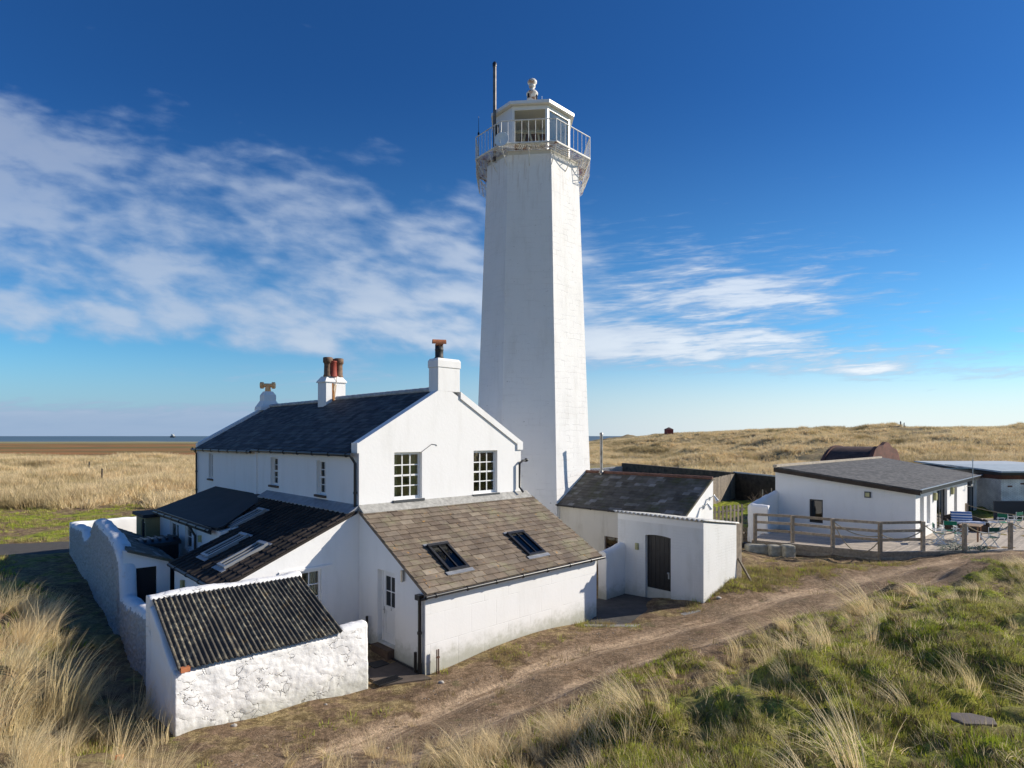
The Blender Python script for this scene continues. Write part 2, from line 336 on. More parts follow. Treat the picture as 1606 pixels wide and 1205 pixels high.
# ---------------------------------------------------------------- building helpers
def wall(mb, P0, P1, n, zb, top, holes=(), th=.25, inner=True, caps=False):
    P0, P1, n = Vector(P0), Vector(P1), Vector(n).normalized(); P0.z = P1.z = 0
    L = (P1-P0).length; u = (P1-P0)/L; top = sorted(top)
    bp = sorted(set([0, L]+[t for t, z in top if 0 < t < L]+[q for h in holes for q in h[:2]]))
    def zt(t):
        for (t0, z0), (t1, z1) in zip(top[:-1], top[1:]):
            if t0-1e-6 <= t <= t1+1e-6: return z0+(z1-z0)*(t-t0)/max(t1-t0, 1e-9)
        return top[-1][1] if t > top[0][0] else top[0][1]
    flip = u.cross(UP).dot(n) < 0
    def q(a, b, c, d): 
        pts = [a, b, c, d]; mb.face(pts[::-1] if flip else pts)
    P = lambda t, z, o=0.: P0+u*t+UP*z-n*o
    for ta, tb in zip(bp[:-1], bp[1:]):
        tm = (ta+tb)/2; za = zb; cuts = sorted([h[2:] for h in holes if h[0] < tm < h[1]])
        segs = []
        for (h0, h1) in cuts: segs.append((za, za, h0, h0)); za = h1
        segs.append((za, za, zt(ta), zt(tb)))
        for (b0, b1, t0, t1) in segs:
            if max(t0-b0, t1-b1) < 1e-4: continue
            q(P(ta, b0), P(tb, b1), P(tb, t1), P(ta, t0))
            if inner: q(P(tb, b1, th), P(ta, b0, th), P(ta, t0, th), P(tb, t1, th))
        q(P(ta, zt(ta)), P(tb, zt(tb)), P(tb, zt(tb), th), P(ta, zt(ta), th))
    for (t0, t1, z0, z1) in holes:
        q(P(t0, z0, th), P(t0, z0), P(t0, z1), P(t0, z1, th)); q(P(t1, z0), P(t1, z0, th), P(t1, z1, th), P(t1, z1))
        q(P(t0, z0, th), P(t1, z0, th), P(t1, z0), P(t0, z0)); q(P(t0, z1), P(t1, z1), P(t1, z1, th), P(t0, z1, th))
    if caps:
        q(P(0, zb, th), P(0, zb), P(0, zt(0)), P(0, zt(0), th)); q(P(L, zb), P(L, zb, th), P(L, zt(L), th), P(L, zt(L)))
def window(par, P, u, n, w, h, cols=3, rows=4, recess=.12, sash=True, frame='frame', glass='glass', sill='slatesill', fw=.055, mun=.022, curtain=False, name='window', sillout=.07):
    """P = centre bottom of the opening on the outer wall face"""
    P, u, n = Vector(P), Vector(u).normalized(), Vector(n).normalized(); m = MB(); d = .05
    o = P-n*recess
    def bar(x0, x1, z0, z1, off=0., dd=d): m.obox(o+u*x0+UP*z0+n*off, u*(x1-x0), UP*(z1-z0), -n*dd)
    m_ = w/2
    bar(-m_, -m_+fw, 0, h); bar(m_-fw, m_, 0, h); bar(-m_+fw, m_-fw, 0, fw*1.2); bar(-m_+fw, m_-fw, h-fw, h)
    iw = w-2*fw; z0 = fw*1.2; z1 = h-fw
    for i in range(1, cols): x = -m_+fw+iw*i/cols; bar(x-mun/2, x+mun/2, z0, z1, -.008, d*.6)
    for j in range(1, rows):
        z = z0+(z1-z0)*j/rows
        for i in range(cols):
            a_ = -m_+fw+iw*i/cols+(mun/2 if i else 0); b_ = -m_+fw+iw*(i+1)/cols-(mun/2 if i < cols-1 else 0)
            if sash and j*2 == rows: bar(a_, b_, z-.028, z+.028, .002, d*.8)
            else: bar(a_, b_, z-mun/2, z+mun/2, -.008, d*.6)
    wob = m.build(name, M[frame], par)
    g = MB(); g.obox(o-n*(d*.5)+u*(-m_+fw)+UP*z0, u*iw, UP*(z1-z0), -n*.006); g.build('pane', M[glass], wob)
    if sill:
        s = MB(); s.obox(P-u*(m_+.06)-UP*.075-n*(recess-.0), u*(w+.12), UP*.07, n*(recess+sillout)); s.build('sill', M[sill], wob)
    if curtain:
        c = MB()
        for sgn in (-1, 1):
            x0 = sgn*(m_-.04); x1 = sgn*(m_-.30); N = 14
            for k in range(N):
                a_ = x0+(x1-x0)*k/N; b_ = x0+(x1-x0)*(k+1)/N
                oa = .18+.025*math.sin(k*1.9); ob = .18+.025*math.sin((k+1)*1.9)
                c.face([o+u*a_-n*oa, o+u*b_-n*ob, o+u*b_-n*ob+UP*h, o+u*a_-n*oa+UP*h], smooth=True)
        c.build('curtain', M['curtain'], wob)
        c = MB(); c.obox(o-u*(m_+.3)-n*.75-UP*.3, u*(w+.6), UP*(h+.5), -n*.03); c.build('room_backing', M['roomback'], wob)  # added olive panel in place of a room, catches sun behind the glass
    return wob
def tiles(mb, E0, E1, T0, T1, rows, tw, th=.018, jit=.25, lift=.02, under=True, tfun=None, gap=.004, stagger=True):
    """slates on the quad eave E0->E1, top T0->T1 (E0 below T0)"""
    E0, E1, T0, T1 = map(Vector, (E0, E1, T0, T1)); n = (E1-E0).cross(T0-E0).normalized()
    if n.z < 0: n = -n
    for r in range(rows):
        v0 = r/rows; v1 = min(1, (r+1.25)/rows)
        A = E0.lerp(T0, v0); B = E1.lerp(T1, v0); A1 = E0.lerp(T0, v1); B1 = E1.lerp(T1, v1)
        Lr = (B-A).length; x = -(tw*.5 if (r % 2 and stagger) else 0)-random.uniform(0, tw*.12)
        while x < Lr-.01:
            w_ = tw*random.uniform(1-jit, 1+jit); a = max(0, x)/Lr; b = min(Lr, x+w_-gap)/Lr; x += w_
            if b-a < .03/Lr: continue
            l0 = lift+random.uniform(-.15, .25)*lift; dz = random.uniform(-.004, .004)
            p = [A.lerp(B, a)+n*l0, A.lerp(B, b)+n*(l0+dz), A1.lerp(B1, b)+n*.003, A1.lerp(B1, a)+n*.003]
            down = (A-A1).normalized()*random.uniform(-.008, .012); p[0] = p[0]+down; p[1] = p[1]+down
            q = [k-n*th for k in p]; t = random.random() if tfun is None else tfun(r/rows, (a+b)/2)
            mb.mesh(p+q, [(0,1,2,3) if (p[1]-p[0]).cross(p[3]-p[0]).dot(n) > 0 else (3,2,1,0), (0,4,5,1), (1,5,6,2), (3,7,4,0)], t)
    if under: mb.prism([E0-n*.012, E1-n*.012, T1-n*.012, T0-n*.012], -n*.06, .3)
def corrugated(mb, E0, E1, T0, T1, pitch=.1, amp=.022, th=.008, sheets=None, tseg=8, sag=0.):
    E0, E1, T0, T1 = map(Vector, (E0, E1, T0, T1)); n = (E1-E0).cross(T0-E0).normalized(); n = n if n.z > 0 else -n
    L = (E1-E0).length; N = int(L/pitch*8); V = []; 
    for j in range(tseg+1):
        v = j/tseg
        for i in range(N+1):
            a = i/N; s_ = math.sin(2*PI*a*L/pitch)*amp
            if sheets: k = a*sheets; s_ += (k-int(k))*.012
            V.append(E0.lerp(E1, a).lerp(T0.lerp(T1, a), v)+n*(s_+mn.noise((a*6, v*3, 1))*.012))
    top = len(V); V += [p-n*th for p in V]; Fs = []
    for j in range(tseg):
        for i in range(N):
            a = j*(N+1)+i; Fs.append((a, a+1, a+N+2, a+N+1)); Fs.append((top+a, top+a+N+1, top+a+N+2, top+a+1))
    for i in range(N): Fs.append((i, top+i, top+i+1, i+1)); a = tseg*(N+1)+i; Fs.append((a, a+1, top+a+1, top+a))
    for j in range(tseg):
        a = j*(N+1); Fs.append((a, a+N+1, top+a+N+1, top+a)); a += N; Fs.append((a, top+a, top+a+N+1, a+N+1))
    mb.mesh(V, Fs, .5, True)
def rough_wall(mb, path, step=.07, vs=.07, amp=.02, freq=2.6, rnd=.12, seed=0, amp2=.008, topamp=.02):
    """path [(x,y,zb,zt,th)]: solid swept wall with rounded lumpy top, displaced by noise"""
    pts = []
    for a, b in zip(path[:-1], path[1:]):
        L = math.hypot(b[0]-a[0], b[1]-a[1]); k = max(1, int(L/step))
        for i in range(k): pts.append(tuple(a[j]+(b[j]-a[j])*i/k for j in range(5)))
    pts.append(tuple(path[-1]))
    zmax = max(p[3]-p[2] for p in pts); nv = max(4, int(zmax/vs)); V = []; nt_ = 7
    ns = 2*(nv+1)+nt_
    for i, p in enumerate(pts):
        a = Vector(pts[max(0, i-1)][:2]); b = Vector(pts[min(len(pts)-1, i+1)][:2]); d = (b-a).normalized(); nr = Vector((d.y, -d.x, 0)); h = p[4]/2
        r = min(rnd, h*.95); zt = p[3]+mn.noise((p[0]*1.3+seed, p[1]*1.3, 4.))*topamp*2; base = Vector((p[0], p[1], 0)); ring = []
        for k in range(nv+1): ring.append((base+nr*h+UP*(p[2]+(zt-r-p[2])*k/nv), nr))
        for k in range(1, nt_+1):
            an = PI*k/(nt_+1); cx = math.cos(an); sz = math.sin(an)
            off = (h-r)*max(-1, min(1, cx*1.6))+r*cx
            ring.append((base+nr*off+UP*(zt-r+r*sz), (nr*cx+UP*sz)))
        for k in range(nv+1): ring.append((base-nr*h+UP*(p[2]+(zt-r-p[2])*(nv-k)/nv), -nr))
        for q, nn in ring:
            dd = mn.noise((q.x*freq+seed, q.y*freq, q.z*freq))*amp+mn.noise((q.x*freq*4+seed, q.y*freq*4, q.z*freq*4))*amp2*1.5+mn.noise((q.x*freq*9, q.y*freq*9, q.z*freq*9))*amp2
            V.append(q+nn*dd)
    Fs = [(i*ns+k, i*ns+k+1, (i+1)*ns+k+1, (i+1)*ns+k) for i in range(len(pts)-1) for k in range(ns-1)]
    Fs = [f[::-1] for f in Fs]
    m0 = len(pts)-1
    Fs.append(tuple(range(ns))); Fs.append(tuple(m0*ns+k for k in range(ns-1, -1, -1)))
    mb.mesh(V, Fs, .5, True)
    mb.sm[-1] = mb.sm[-2] = False
def gutter(mb, P0, P1, r=.055): 
    P0, P1 = Vector(P0), Vector(P1); mb.tube([P0, P1], r, 8)
    L = (P1-P0).length; k = int(L/1.1)
    for i in range(k+1): p = P0.lerp(P1, (i+.3)/(k+1)); mb.lathe(p-(P1-P0).normalized()*.02, [(r*1.35, 0), (r*1.35, .04)], 8, axis=(P1-P0))
def pipe(mb, pts, r=.038):
    mb.tube(pts, r, 8); a, b = Vector(pts[-2]), Vector(pts[-1]); L = (b-a).length
    for i in range(1, int(L/1.0)+1): p = a.lerp(b, i/(int(L/1.0)+1)); mb.lathe(p, [(r*1.4, -.03), (r*1.4, .03)], 8)
# ---------------------------------------------------------------- light and sky
SUN_EL = 27.0; SUN_AZ = 11.0    # azimuth measured from +X towards +Y
sd = Vector((math.cos(R(SUN_EL))*math.cos(R(SUN_AZ)), math.cos(R(SUN_EL))*math.sin(R(SUN_AZ)), math.sin(R(SUN_EL))))
sl = bpy.data.lights.new('sun', 'SUN'); sl.energy = 4.65; sl.angle = R(.5); sl.color = (1.0, .915, .79)
so = bpy.data.objects.new('sun', sl); col.objects.link(so); so.rotation_euler = sd.to_track_quat('Z', 'Y').to_euler(); so.location = (40, 0, 60)
world = bpy.data.worlds.new('World'); scene.world = world; world.use_nodes = True
wn = world.node_tree; wn.nodes.clear(); T = NT(wn)
wout = T.n('ShaderNodeOutputWorld'); bg = T.n('ShaderNodeBackground'); T.L(bg.outputs[0], wout.inputs[0])
sky = T.n('ShaderNodeTexSky'); sky.sky_type = 'NISHITA'; sky.sun_disc = False; sky.sun_elevation = R(SUN_EL); sky.sun_rotation = R(90-SUN_AZ)
sky.altitude = 0; sky.air_density = 1.0; sky.dust_density = .35; sky.ozone_density = 3.0
g = T.n('ShaderNodeTexCoord').outputs['Generated']; sp = T.n('ShaderNodeSeparateXYZ'); T.L(g, sp.inputs[0]); dx, dy, dz = sp.outputs
ys = T.math('MAXIMUM', T.math('ABSOLUTE', dy), .08)
u = T.math('DIVIDE', dx, ys); v = T.math('MAXIMUM', T.math('DIVIDE', dz, ys), 0.0)
# cloud-layer coordinates: the direction ray met with a flat deck
hd = T.math('ADD', T.math('MAXIMUM', dz, 0), .16)
px_ = T.math('DIVIDE', dx, hd); py_ = T.math('DIVIDE', dy, hd)
cv = T.n('ShaderNodeCombineXYZ'); T.L(px_, cv.inputs[0]); T.L(py_, cv.inputs[1]); cvec = cv.outputs[0]
def gauss(x, c, w): q = T.math('DIVIDE', T.math('SUBTRACT', x, c), w); return T.math('EXPONENT', T.math('MULTIPLY', T.math('MULTIPLY', q, q), -1.0))
def M2(a, b): return T.math('MULTIPLY', a, b)
def A2(a, b): return T.math('ADD', a, b)
def S2(a, b): return T.math('SUBTRACT', a, b)
gv_ = T.n('ShaderNodeCombineXYZ'); T.L(u, gv_.inputs[0]); T.L(A2(M2(v, 2.4), M2(u, .38)), gv_.inputs[1]); gvec = gv_.outputs[0]
gs_ = T.n('ShaderNodeCombineXYZ'); T.L(u, gs_.inputs[0]); T.L(A2(M2(v, 7.0), M2(u, -.5)), gs_.inputs[1]); gstr = gs_.outputs[0]
rgt = T.sst(u, .02, .25)
lowf = S2(1, T.sst(v, .085, .14)); rgt = T.math('MAXIMUM', rgt, lowf)
def pick(a, b): return A2(M2(a, S2(1, rgt)), M2(b, rgt))
nA = T.noise(gvec, 2.6, 2, .5); nB = pick(T.noise(gvec, 7.5, 2, .5, dist=.35), T.noise(gstr, 8.0, 4, .6, dist=.5)); nC = pick(T.noise(gvec, 19., 4, .58, dist=.2), T.noise(gstr, 22., 4, .62, dist=.3))
dens = A2(A2(M2(nA, .30), M2(nB, .48)), M2(nC, .22))
# coverage: broad bank on the left, thin streaks to the right, hazy band low down
left = S2(1, T.sst(u, -.35, .30))
topv = A2(.40, M2(u, -.14))
bank = M2(T.sst(A2(v, M2(u, .06)), .085, .15), S2(1, T.sst(S2(v, topv), -.10, .14)))
low = M2(S2(1, T.sst(v, .02, .085)), S2(1, T.sst(u, -.30, .1)))
cov = A2(M2(M2(bank, A2(.42, M2(left, .58))), .264), M2(low, .46))
mid = M2(M2(gauss(v, .25, .13), gauss(u, .12, .40)), .125)
r1 = M2(M2(gauss(v, .150, .034), S2(1, T.sst(u, .42, .68))), T.sst(u, -.2, .1))
r2 = M2(gauss(v, .228, .036), gauss(u, .40, .15))
r3 = M2(gauss(S2(v, M2(u, .03)), .095, .02), gauss(u, .60, .13))
cov = A2(cov, A2(mid, M2(A2(r1, A2(r2, r3)), .20)))
cov = A2(cov, M2(M2(gauss(v, .10, .022), T.sst(u, -.9, -.45)), M2(S2(1, T.sst(u, -.3, .05)), .13)))
cov = A2(cov, M2(M2(gauss(v, .50, .07), S2(1, T.sst(u, -.85, -.5))), .17))
cov = S2(cov, .17)
cl = T.sst(A2(dens, cov), .455, .69)
thin = T.sst(A2(dens, cov), .42, .9)
shade = T.noise(T.scalev(cvec, (1, 1.4, 1)), 2.6, 4, .55)
bright = T.sst(A2(dens, cov), .50, .74)
haze = M2(S2(1, T.sst(v, .0, .17)), 1.0)
skc = T.mul(sky.outputs[0], T.mix(T.sst(v, .0, .62), (.36, .70, .88), (.115, .34, .62)))
hz = T.mix(T.sst(u, -.5, .7), (2.1, 2.9, 3.9), (5.6, 5.8, 5.9))
skc = T.mix(M2(haze, .85), skc, hz)
# cloud light: sunlit white rising towards the sun side, blue-grey in the thick lower parts
cw = T.mix(T.sst(u, -.6, .7), (3.3, 3.8, 4.6), (5.9, 6.1, 6.3))
cg = T.mix(T.sst(v, .0, .12), (1.7, 2.45, 3.6), (2.4, 3.1, 4.3))
ccol = T.mix(T.math('MULTIPLY', bright, A2(.35, M2(shade, 1.1)), clamp=True), cg, cw)
lowm = M2(low, S2(1, T.sst(v, .05, .09)))
ccol = T.mix(M2(lowm, .8), ccol, (1.75, 2.5, 3.7))
fin = T.mix(M2(cl, T.mix(T.sst(v, .05, .5), (.88,.88,.88), (.50,.50,.50))), skc, ccol)
gam = T.n('ShaderNodeHueSaturation'); gam.inputs['Saturation'].default_value = 1.0; T.L(fin, gam.inputs['Color'])
T.L(gam.outputs[0], bg.inputs[0]); bg.inputs[1].default_value = .128
# ---------------------------------------------------------------- terrain
def _h(ix, iy, s): 
    n = (ix.astype(np.int64)*374761393+iy.astype(np.int64)*668265263+s*144665) & 0x7fffffff
    n = ((n ^ (n >> 13))*1274126177) & 0x7fffffff; return ((n ^ (n >> 16)) & 0xffff)/65535.0
def vn(x, y, s=0):
    ix = np.floor(x); iy = np.floor(y); fx = x-ix; fy = y-iy; fx = fx*fx*(3-2*fx); fy = fy*fy*(3-2*fy)
    a = _h(ix, iy, s); b = _h(ix+1, iy, s); c = _h(ix, iy+1, s); d = _h(ix+1, iy+1, s)
    return (a*(1-fx)+b*fx)*(1-fy)+(c*(1-fx)+d*fx)*fy-.5
def fbm(x, y, f, o=4, s=0, g=.5):
    r = 0; a = 1.
    for i in range(o): r = r+a*vn(x*f+i*17.3, y*f-i*9.1, s+i); f *= 2.03; a *= g
    return r
def ss(x, a, b): t = np.clip((x-a)/(b-a), 0, 1); return t*t*(3-2*t)
CT = []
def c(px, py, z): p = gz(px, py, z); CT.append((p.x, p.y, z))
for q in [(667,1060,0),(935,970,0),(575,1080,0),(420,1118,.15),(272,1152,.3),(232,1110,.05),(200,1045,0),(170,990,0),(144,944,0),(117,896,0),(108,869,0),
          (803,1095,0),(900,1050,.08),(1000,1010,.16),(1100,975,.25),(1155,912,.75),(1180,853,.45),(1379,880,.60),(1500,886,.80),(1240,868,.5),(1300,925,.52),(1400,905,.65),(1590,872,1.0),
          (700,1120,.0),(1030,1000,.15),(1200,965,.4),(620,1170,.05),(450,1200,.15),(300,1200,.3),
          (1300,975,1.0),(1150,1030,.75),(1000,1075,.6),(880,1120,.5),(1450,930,1.1),(1560,890,1.3),(760,1165,.45),
          (1606,960,2.1),(1500,1000,2.1),(1350,1050,2.0),(1200,1100,1.75),(1050,1150,1.35),(1606,1205,2.35),(1400,1205,2.25),(1200,1205,2.0),(1000,1205,1.55),(850,1205,1.0),(650,1205,.45),
          (0,1205,1.35),(80,1200,1.1),(150,1190,.6),(205,1190,.1),(0,1060,1.3),(45,1060,.9),(95,1110,.35),(0,960,1.3),(45,990,.75),(0,930,.7),(95,1000,.0),(60,900,.0),(0,880,0),(0,850,0),(150,1080,.15)]: c(*q)
CT += [(-4, 20, 0), (-8, 24, 0), (-15, 29, 0), (2, 21.5, 0), (4, 23, 0), (1, 32, .1), (6, 30, .4), (-5, 40, 0), (-20, 40, 0), (-45, 40, .2), (-40, 25, .2), (-40, 10, 1.5), (0, 45, .5),
       (9, 28, .8), (12, 34, 1), (16, 45, 1), (20, 30, .9), (25, 27, .9), (32, 27, 1.0), (22, 38, .9), (35, 40, 1.1), (16, 31, .7), (20, 60, 1), (45, 55, 1.2), (45, 25, 2.5), (45, 5, 3), (20, 10, 2.6), (12, 5, 2.6), (0, 4, 1.9), (0, -8, 2), (-12, 2, 1.8), (30, -20, 2.5), (-30, -20, 2), (0, -40, 2)]
CT = np.array(CT)
def near(X, Y):
    num = np.zeros_like(X); den = np.zeros_like(X)
    for (cx, cy, cz) in CT:
        w = 1/((X-cx)**2+(Y-cy)**2+.12)**1.6; num += w*cz; den += w
    return num/den
TRK = [gz(*q) for q in [(250,1420,0),(520,1232,.05),(740,1128,0),(900,1052,.1),(1100,992,.3),(1300,938,.55),(1450,899,.75),(1560,874,.95)]]+[Vector((27,25.2,1)), Vector((45,26,1))]
def polyd(X, Y, P):
    best = np.full(X.shape, 1e9); sgn = np.zeros(X.shape)
    for a, b in zip(P[:-1], P[1:]):
        dx_, dy_ = b[0]-a[0], b[1]-a[1]; L2_ = dx_*dx_+dy_*dy_
        t = np.clip(((X-a[0])*dx_+(Y-a[1])*dy_)/L2_, 0, 1); ex = X-a[0]-t*dx_; ey = Y-a[1]-t*dy_; d = np.hypot(ex, ey)
        m = d < best; best = np.where(m, d, best); sgn = np.where(m, np.sign(dx_*ey-dy_*ex), sgn)
    return best, sgn
ROAD = [(-70, 27.5), (-30, 31.2), (-24, 32.4), (-16, 38), (-4, 46), (8, 60), (10, 90)]
def wallx(Y): return -8-.843*(Y-13.4)
def HZ(X, Y, detail=True):
    X = np.asarray(X, float); Y = np.asarray(Y, float)
    zn = near(X, Y)
    d, s_ = polyd(X, Y, [(p.x, p.y) for p in TRK]); q = d*s_
    trk = 1-ss(d+fbm(X, Y, .8, 4, 5)*1.5, 1.35, 2.1)
    built = 1-ss(np.maximum(np.abs((X+4)*.72+(Y-24)*.69)/14, 0), .9, 1.1)
    hm = ss(zn, .25, 1.2)          # dune-ness
    bump = fbm(X, Y, .55, 4, 2)*.30*hm*(1-trk)+fbm(X, Y, 1.6, 4, 3)*.30*(.15+hm)*(1-.8*trk)
    rut = (np.exp(-((np.abs(q)-.78)/.28)**2)*-.085+np.exp(-(q/.4)**2)*.03)*trk
    inside = ((X > wallx(Y)+.2) & (Y > 12) & (Y < 45) & (X < 12) & (((X+4.43)*-.6915+(Y-17.41)*.7223) > -3.6))
    z1 = zn+np.where(inside, 0, bump)+rut
    # far field
    az = X/np.maximum(Y, 1)
    l = 1-ss(az, .02, .12)
    lm = .15+ss(Y, 46, 75)*.5*(1-ss(Y, 122, 138))+np.exp(-((Y-116-.06*X)/14)**2)*.8+fbm(X, Y, .11, 4, 21)*1.1*ss(Y, 44, 60)*(1-ss(Y, 120, 140))
    lm = lm+fbm(X, Y, .012, 3, 22)*.5*ss(Y, 140, 200)+.7*np.exp(-((Y-545)/18)**2)
    A = np.interp(X, [-60, 0, 30, 48, 62, 100, 160, 260, 500], [0, 1.6, 2.4, 4.2, 6.2, 8.2, 9.0, 9.8, 11])
    pr = np.interp(Y, [50, 80, 105, 125, 150, 175, 210, 245, 300, 400], [.10, .13, .16, .42, .50, .48, .75, 1.0, .8, .3])
    pr2 = np.interp(Y, [50, 62, 80, 105, 150, 200, 245, 300, 400], [.12, .2, .36, .5, .66, .88, 1.0, .8, .3])
    wr = ss(X, 28, 62); pr = pr*(1-wr)+pr2*wr
    rm = A*pr+(fbm(X, Y, .035, 3, 31)*3.2+fbm(X, Y, .11, 4, 33)*2.8)*ss(Y, 66, 130)*(.35+.65*ss(X, 10, 60))*(1-.85*ss(Y, 195, 235)*(1-ss(Y, 255, 300)))
    fz = lm*l+rm*(1-l)
    fz = fz-ss(Y, 440+130*l, 480+110*l)*4*(1+0*X)
    k = ss(Y, 40, 62); z = z1*(1-k)+fz*k
    z = np.where(np.abs(X) > 900, z-ss(np.abs(X), 900, 1300)*6, z)
    return z, trk*(1-k), q, hm, k
N1, N2 = 760, 720
uu = np.linspace(-5.95, 5.95, N1); vv = np.linspace(-3.9, 4.97, N2)
gx = 3+7.0*np.sinh(uu); gy = 14+8.0*np.sinh(vv)
GX, GY = np.meshgrid(gx, gy); GZ, TR, QQ, HM, KK = HZ(GX, GY)
# pits under paved yards
def seg_mask(X, Y): return polyd(X, Y, ROAD)[0]
RD = 1-ss(seg_mask(GX, GY), 1.5, 2.1)
far_l = 1-ss(GX/np.maximum(GY, 1), .02, .12)
n_g = fbm(GX, GY, .35, 4, 41)
straw = np.clip(ss(GY, 50, 58)*(1-ss(GY, 128, 140)*far_l)+(1-KK)*HM*.3, 0, 1)
straw = np.where((GX < wallx(GY)) & (GY < 19.5), .55, straw)
green = np.clip((1-KK)*(.12+1.1*ss(GZ, .8, 1.5))*(GX > -3)+np.exp(-((GY-42)/9)**2)*(.55+n_g), 0, 1)*(1-TR)
green = np.maximum(green, np.exp(-((GY-95)/16)**2)*ss(GX, 8, 14)*(1-ss(GX, 30, 44)))
lawn = ((GX > 11) & (GX < 22) & (GY > 39) & (GY < 56)); green = np.where(lawn, 1, green); straw = np.where(lawn, 0, straw)
leftsh = (GX < wallx(GY)) & (GY < 31); green = np.where(leftsh, .42, green)
marsh = ss(GY, 126, 138)*far_l
def terrain_mat():
    m, nt, b, out = newmat('dune_ground'); T = NT(nt); tc = T.n('ShaderNodeTexCoord').outputs['Object']
    tr = T.attr('track'); q = T.attr('across'); gr = T.attr('green'); stw = T.attr('straw'); mar = T.attr('marsh'); rd = T.attr('road')
    n1 = T.noise(tc, .55, 8, .68); n2 = T.noise(tc, 3.2, 8, .78); n3 = T.noise(tc, 26, 5, .65); n4 = T.noise(tc, 1.7, 6, .65)
    soil = T.mix(T.sst(n2, .35, .68), (.13,.085,.05), (.30,.205,.13))
    dead = T.mix(T.sst(n2, .38, .62), (.17,.12,.055), (.42,.32,.16))
    turf = T.mix(T.sst(n2, .35, .62), (.06,.09,.014), (.40,.44,.05)); turf = T.mix(T.sst(n4, .5, .66), turf, (.27,.25,.06))
    turf = T.mix(T.math('MULTIPLY', T.sst(n1, .56, .66), .7), turf, (.028,.022,.014))
    base = T.mix(T.sst(n4, .42, .6), soil, dead)
    gm = T.sst(T.math('ADD', gr, T.math('MULTIPLY', T.math('SUBTRACT', n1, .5), 1.6)), .38, .68)
    c = T.mix(gm, base, turf)
    c = T.mix(T.math('MULTIPLY', stw, T.sst(n4, .3, .55)), c, T.mix(n2, (.22,.17,.08), (.50,.40,.22)))
    # track
    aq = T.math('ABSOLUTE', T.math('ADD', q, T.math('MULTIPLY', T.math('SUBTRACT', n4, .5), .8)))
    rut = T.math('SUBTRACT', 1, T.sst(T.math('ABSOLUTE', T.math('SUBTRACT', aq, .8)), .1, .5))
    sp = T.n('ShaderNodeSeparateXYZ'); T.L(tc, sp.inputs[0])
    along = T.n('ShaderNodeCombineXYZ'); T.L(T.math('MULTIPLY', q, 5.), along.inputs[0]); T.L(T.math('MULTIPLY', sp.outputs[0], .5), along.inputs[1])
    stre = T.noise(along.outputs[0], 1.2, 7, .7)
    tcx = T.mix(T.sst(n2, .35, .66), (.18,.12,.07), (.37,.26,.165)); tcx = T.mix(T.math('MULTIPLY', rut, T.sst(stre, .35, .6)), tcx, (.56,.41,.27))
    tcx = T.mix(T.math('MULTIPLY', T.sst(stre, .55, .68), .55), tcx, (.075,.055,.04))
    tcx = T.mix(T.math('MULTIPLY', T.sst(n1, .5, .62), .6), tcx, (.26,.19,.12))
    tcx = T.mix(T.math('MULTIPLY', T.sst(n4, .60, .68), .55), tcx, (.11,.12,.04))
    c = T.mix(T.sst(T.math('ADD', tr, T.math('MULTIPLY', T.math('SUBTRACT', n2, .5), .9)), .35, .65), c, tcx)
    # pale grit
    vo = T.n('ShaderNodeTexVoronoi'); T.L(tc, vo.inputs['Vector']); vo.inputs['Scale'].default_value = 9; vo.inputs['Randomness'].default_value = 1
    st = T.math('MULTIPLY', T.math('SUBTRACT', 1, T.sst(vo.outputs['Distance'], .10, .16)), T.sst(T.noise(tc, 2.2, 3), .54, .6))
    c = T.mix(T.math('MULTIPLY', st, T.math('MULTIPLY', T.math('ADD', tr, .15), .75)), c, (.42,.37,.31))
    lm = T.noise(T.scalev(tc, (.004, .022, 1)), 1, 5, .6); lm2 = T.noise(T.scalev(tc, (.02, .12, 1)), 1, 6, .65)
    mc = T.mix(T.sst(lm, .42, .60), (.36,.17,.065), (.19,.15,.055)); mc = T.mix(T.math('MULTIPLY', T.sst(lm2, .54, .66), .8), mc, (.07,.055,.035))
    sy = T.math('MULTIPLY', sp.outputs[1], 1.0); mc = T.mix(T.sst(sy, 455, 520), mc, (.30,.27,.14))
    mc = T.mix(T.sst(sy, 538, 552), mc, (.60,.54,.42))
    c = T.mul(c, T.mix(T.sst(T.noise(tc, 11, 6, .75), .3, .7), (.62,.62,.62), (1.35,1.35,1.35)))
    c = T.mix(mar, c, mc)
    c = T.mix(T.sst(rd, .4, .6), c, T.mix(n2, (.08,.077,.073), (.14,.13,.12)))
    T.L(c, b.inputs['Base Color']); b.inputs['Roughness'].default_value = .95; b.inputs['Specular IOR Level'].default_value = .15
    h = T.math('ADD', T.math('MULTIPLY', n2, .7), T.math('MULTIPLY', n3, .45)); h = T.math('ADD', h, T.math('MULTIPLY', st, .12))
    T.L(T.bump(h, 1., .10), b.inputs['Normal']); return m
MT = terrain_mat()
idx = np.arange(N1*N2).reshape(N2, N1)
quads = np.stack([idx[:-1,:-1], idx[:-1,1:], idx[1:,1:], idx[1:,:-1]], -1).reshape(-1, 4)
def fm(A): return (A[:-1,:-1]+A[1:,1:]+A[:-1,1:]+A[1:,:-1]).ravel()/4
ftrk = fm(TR) > .5; frd = (fm(RD) > .5) & ~ftrk
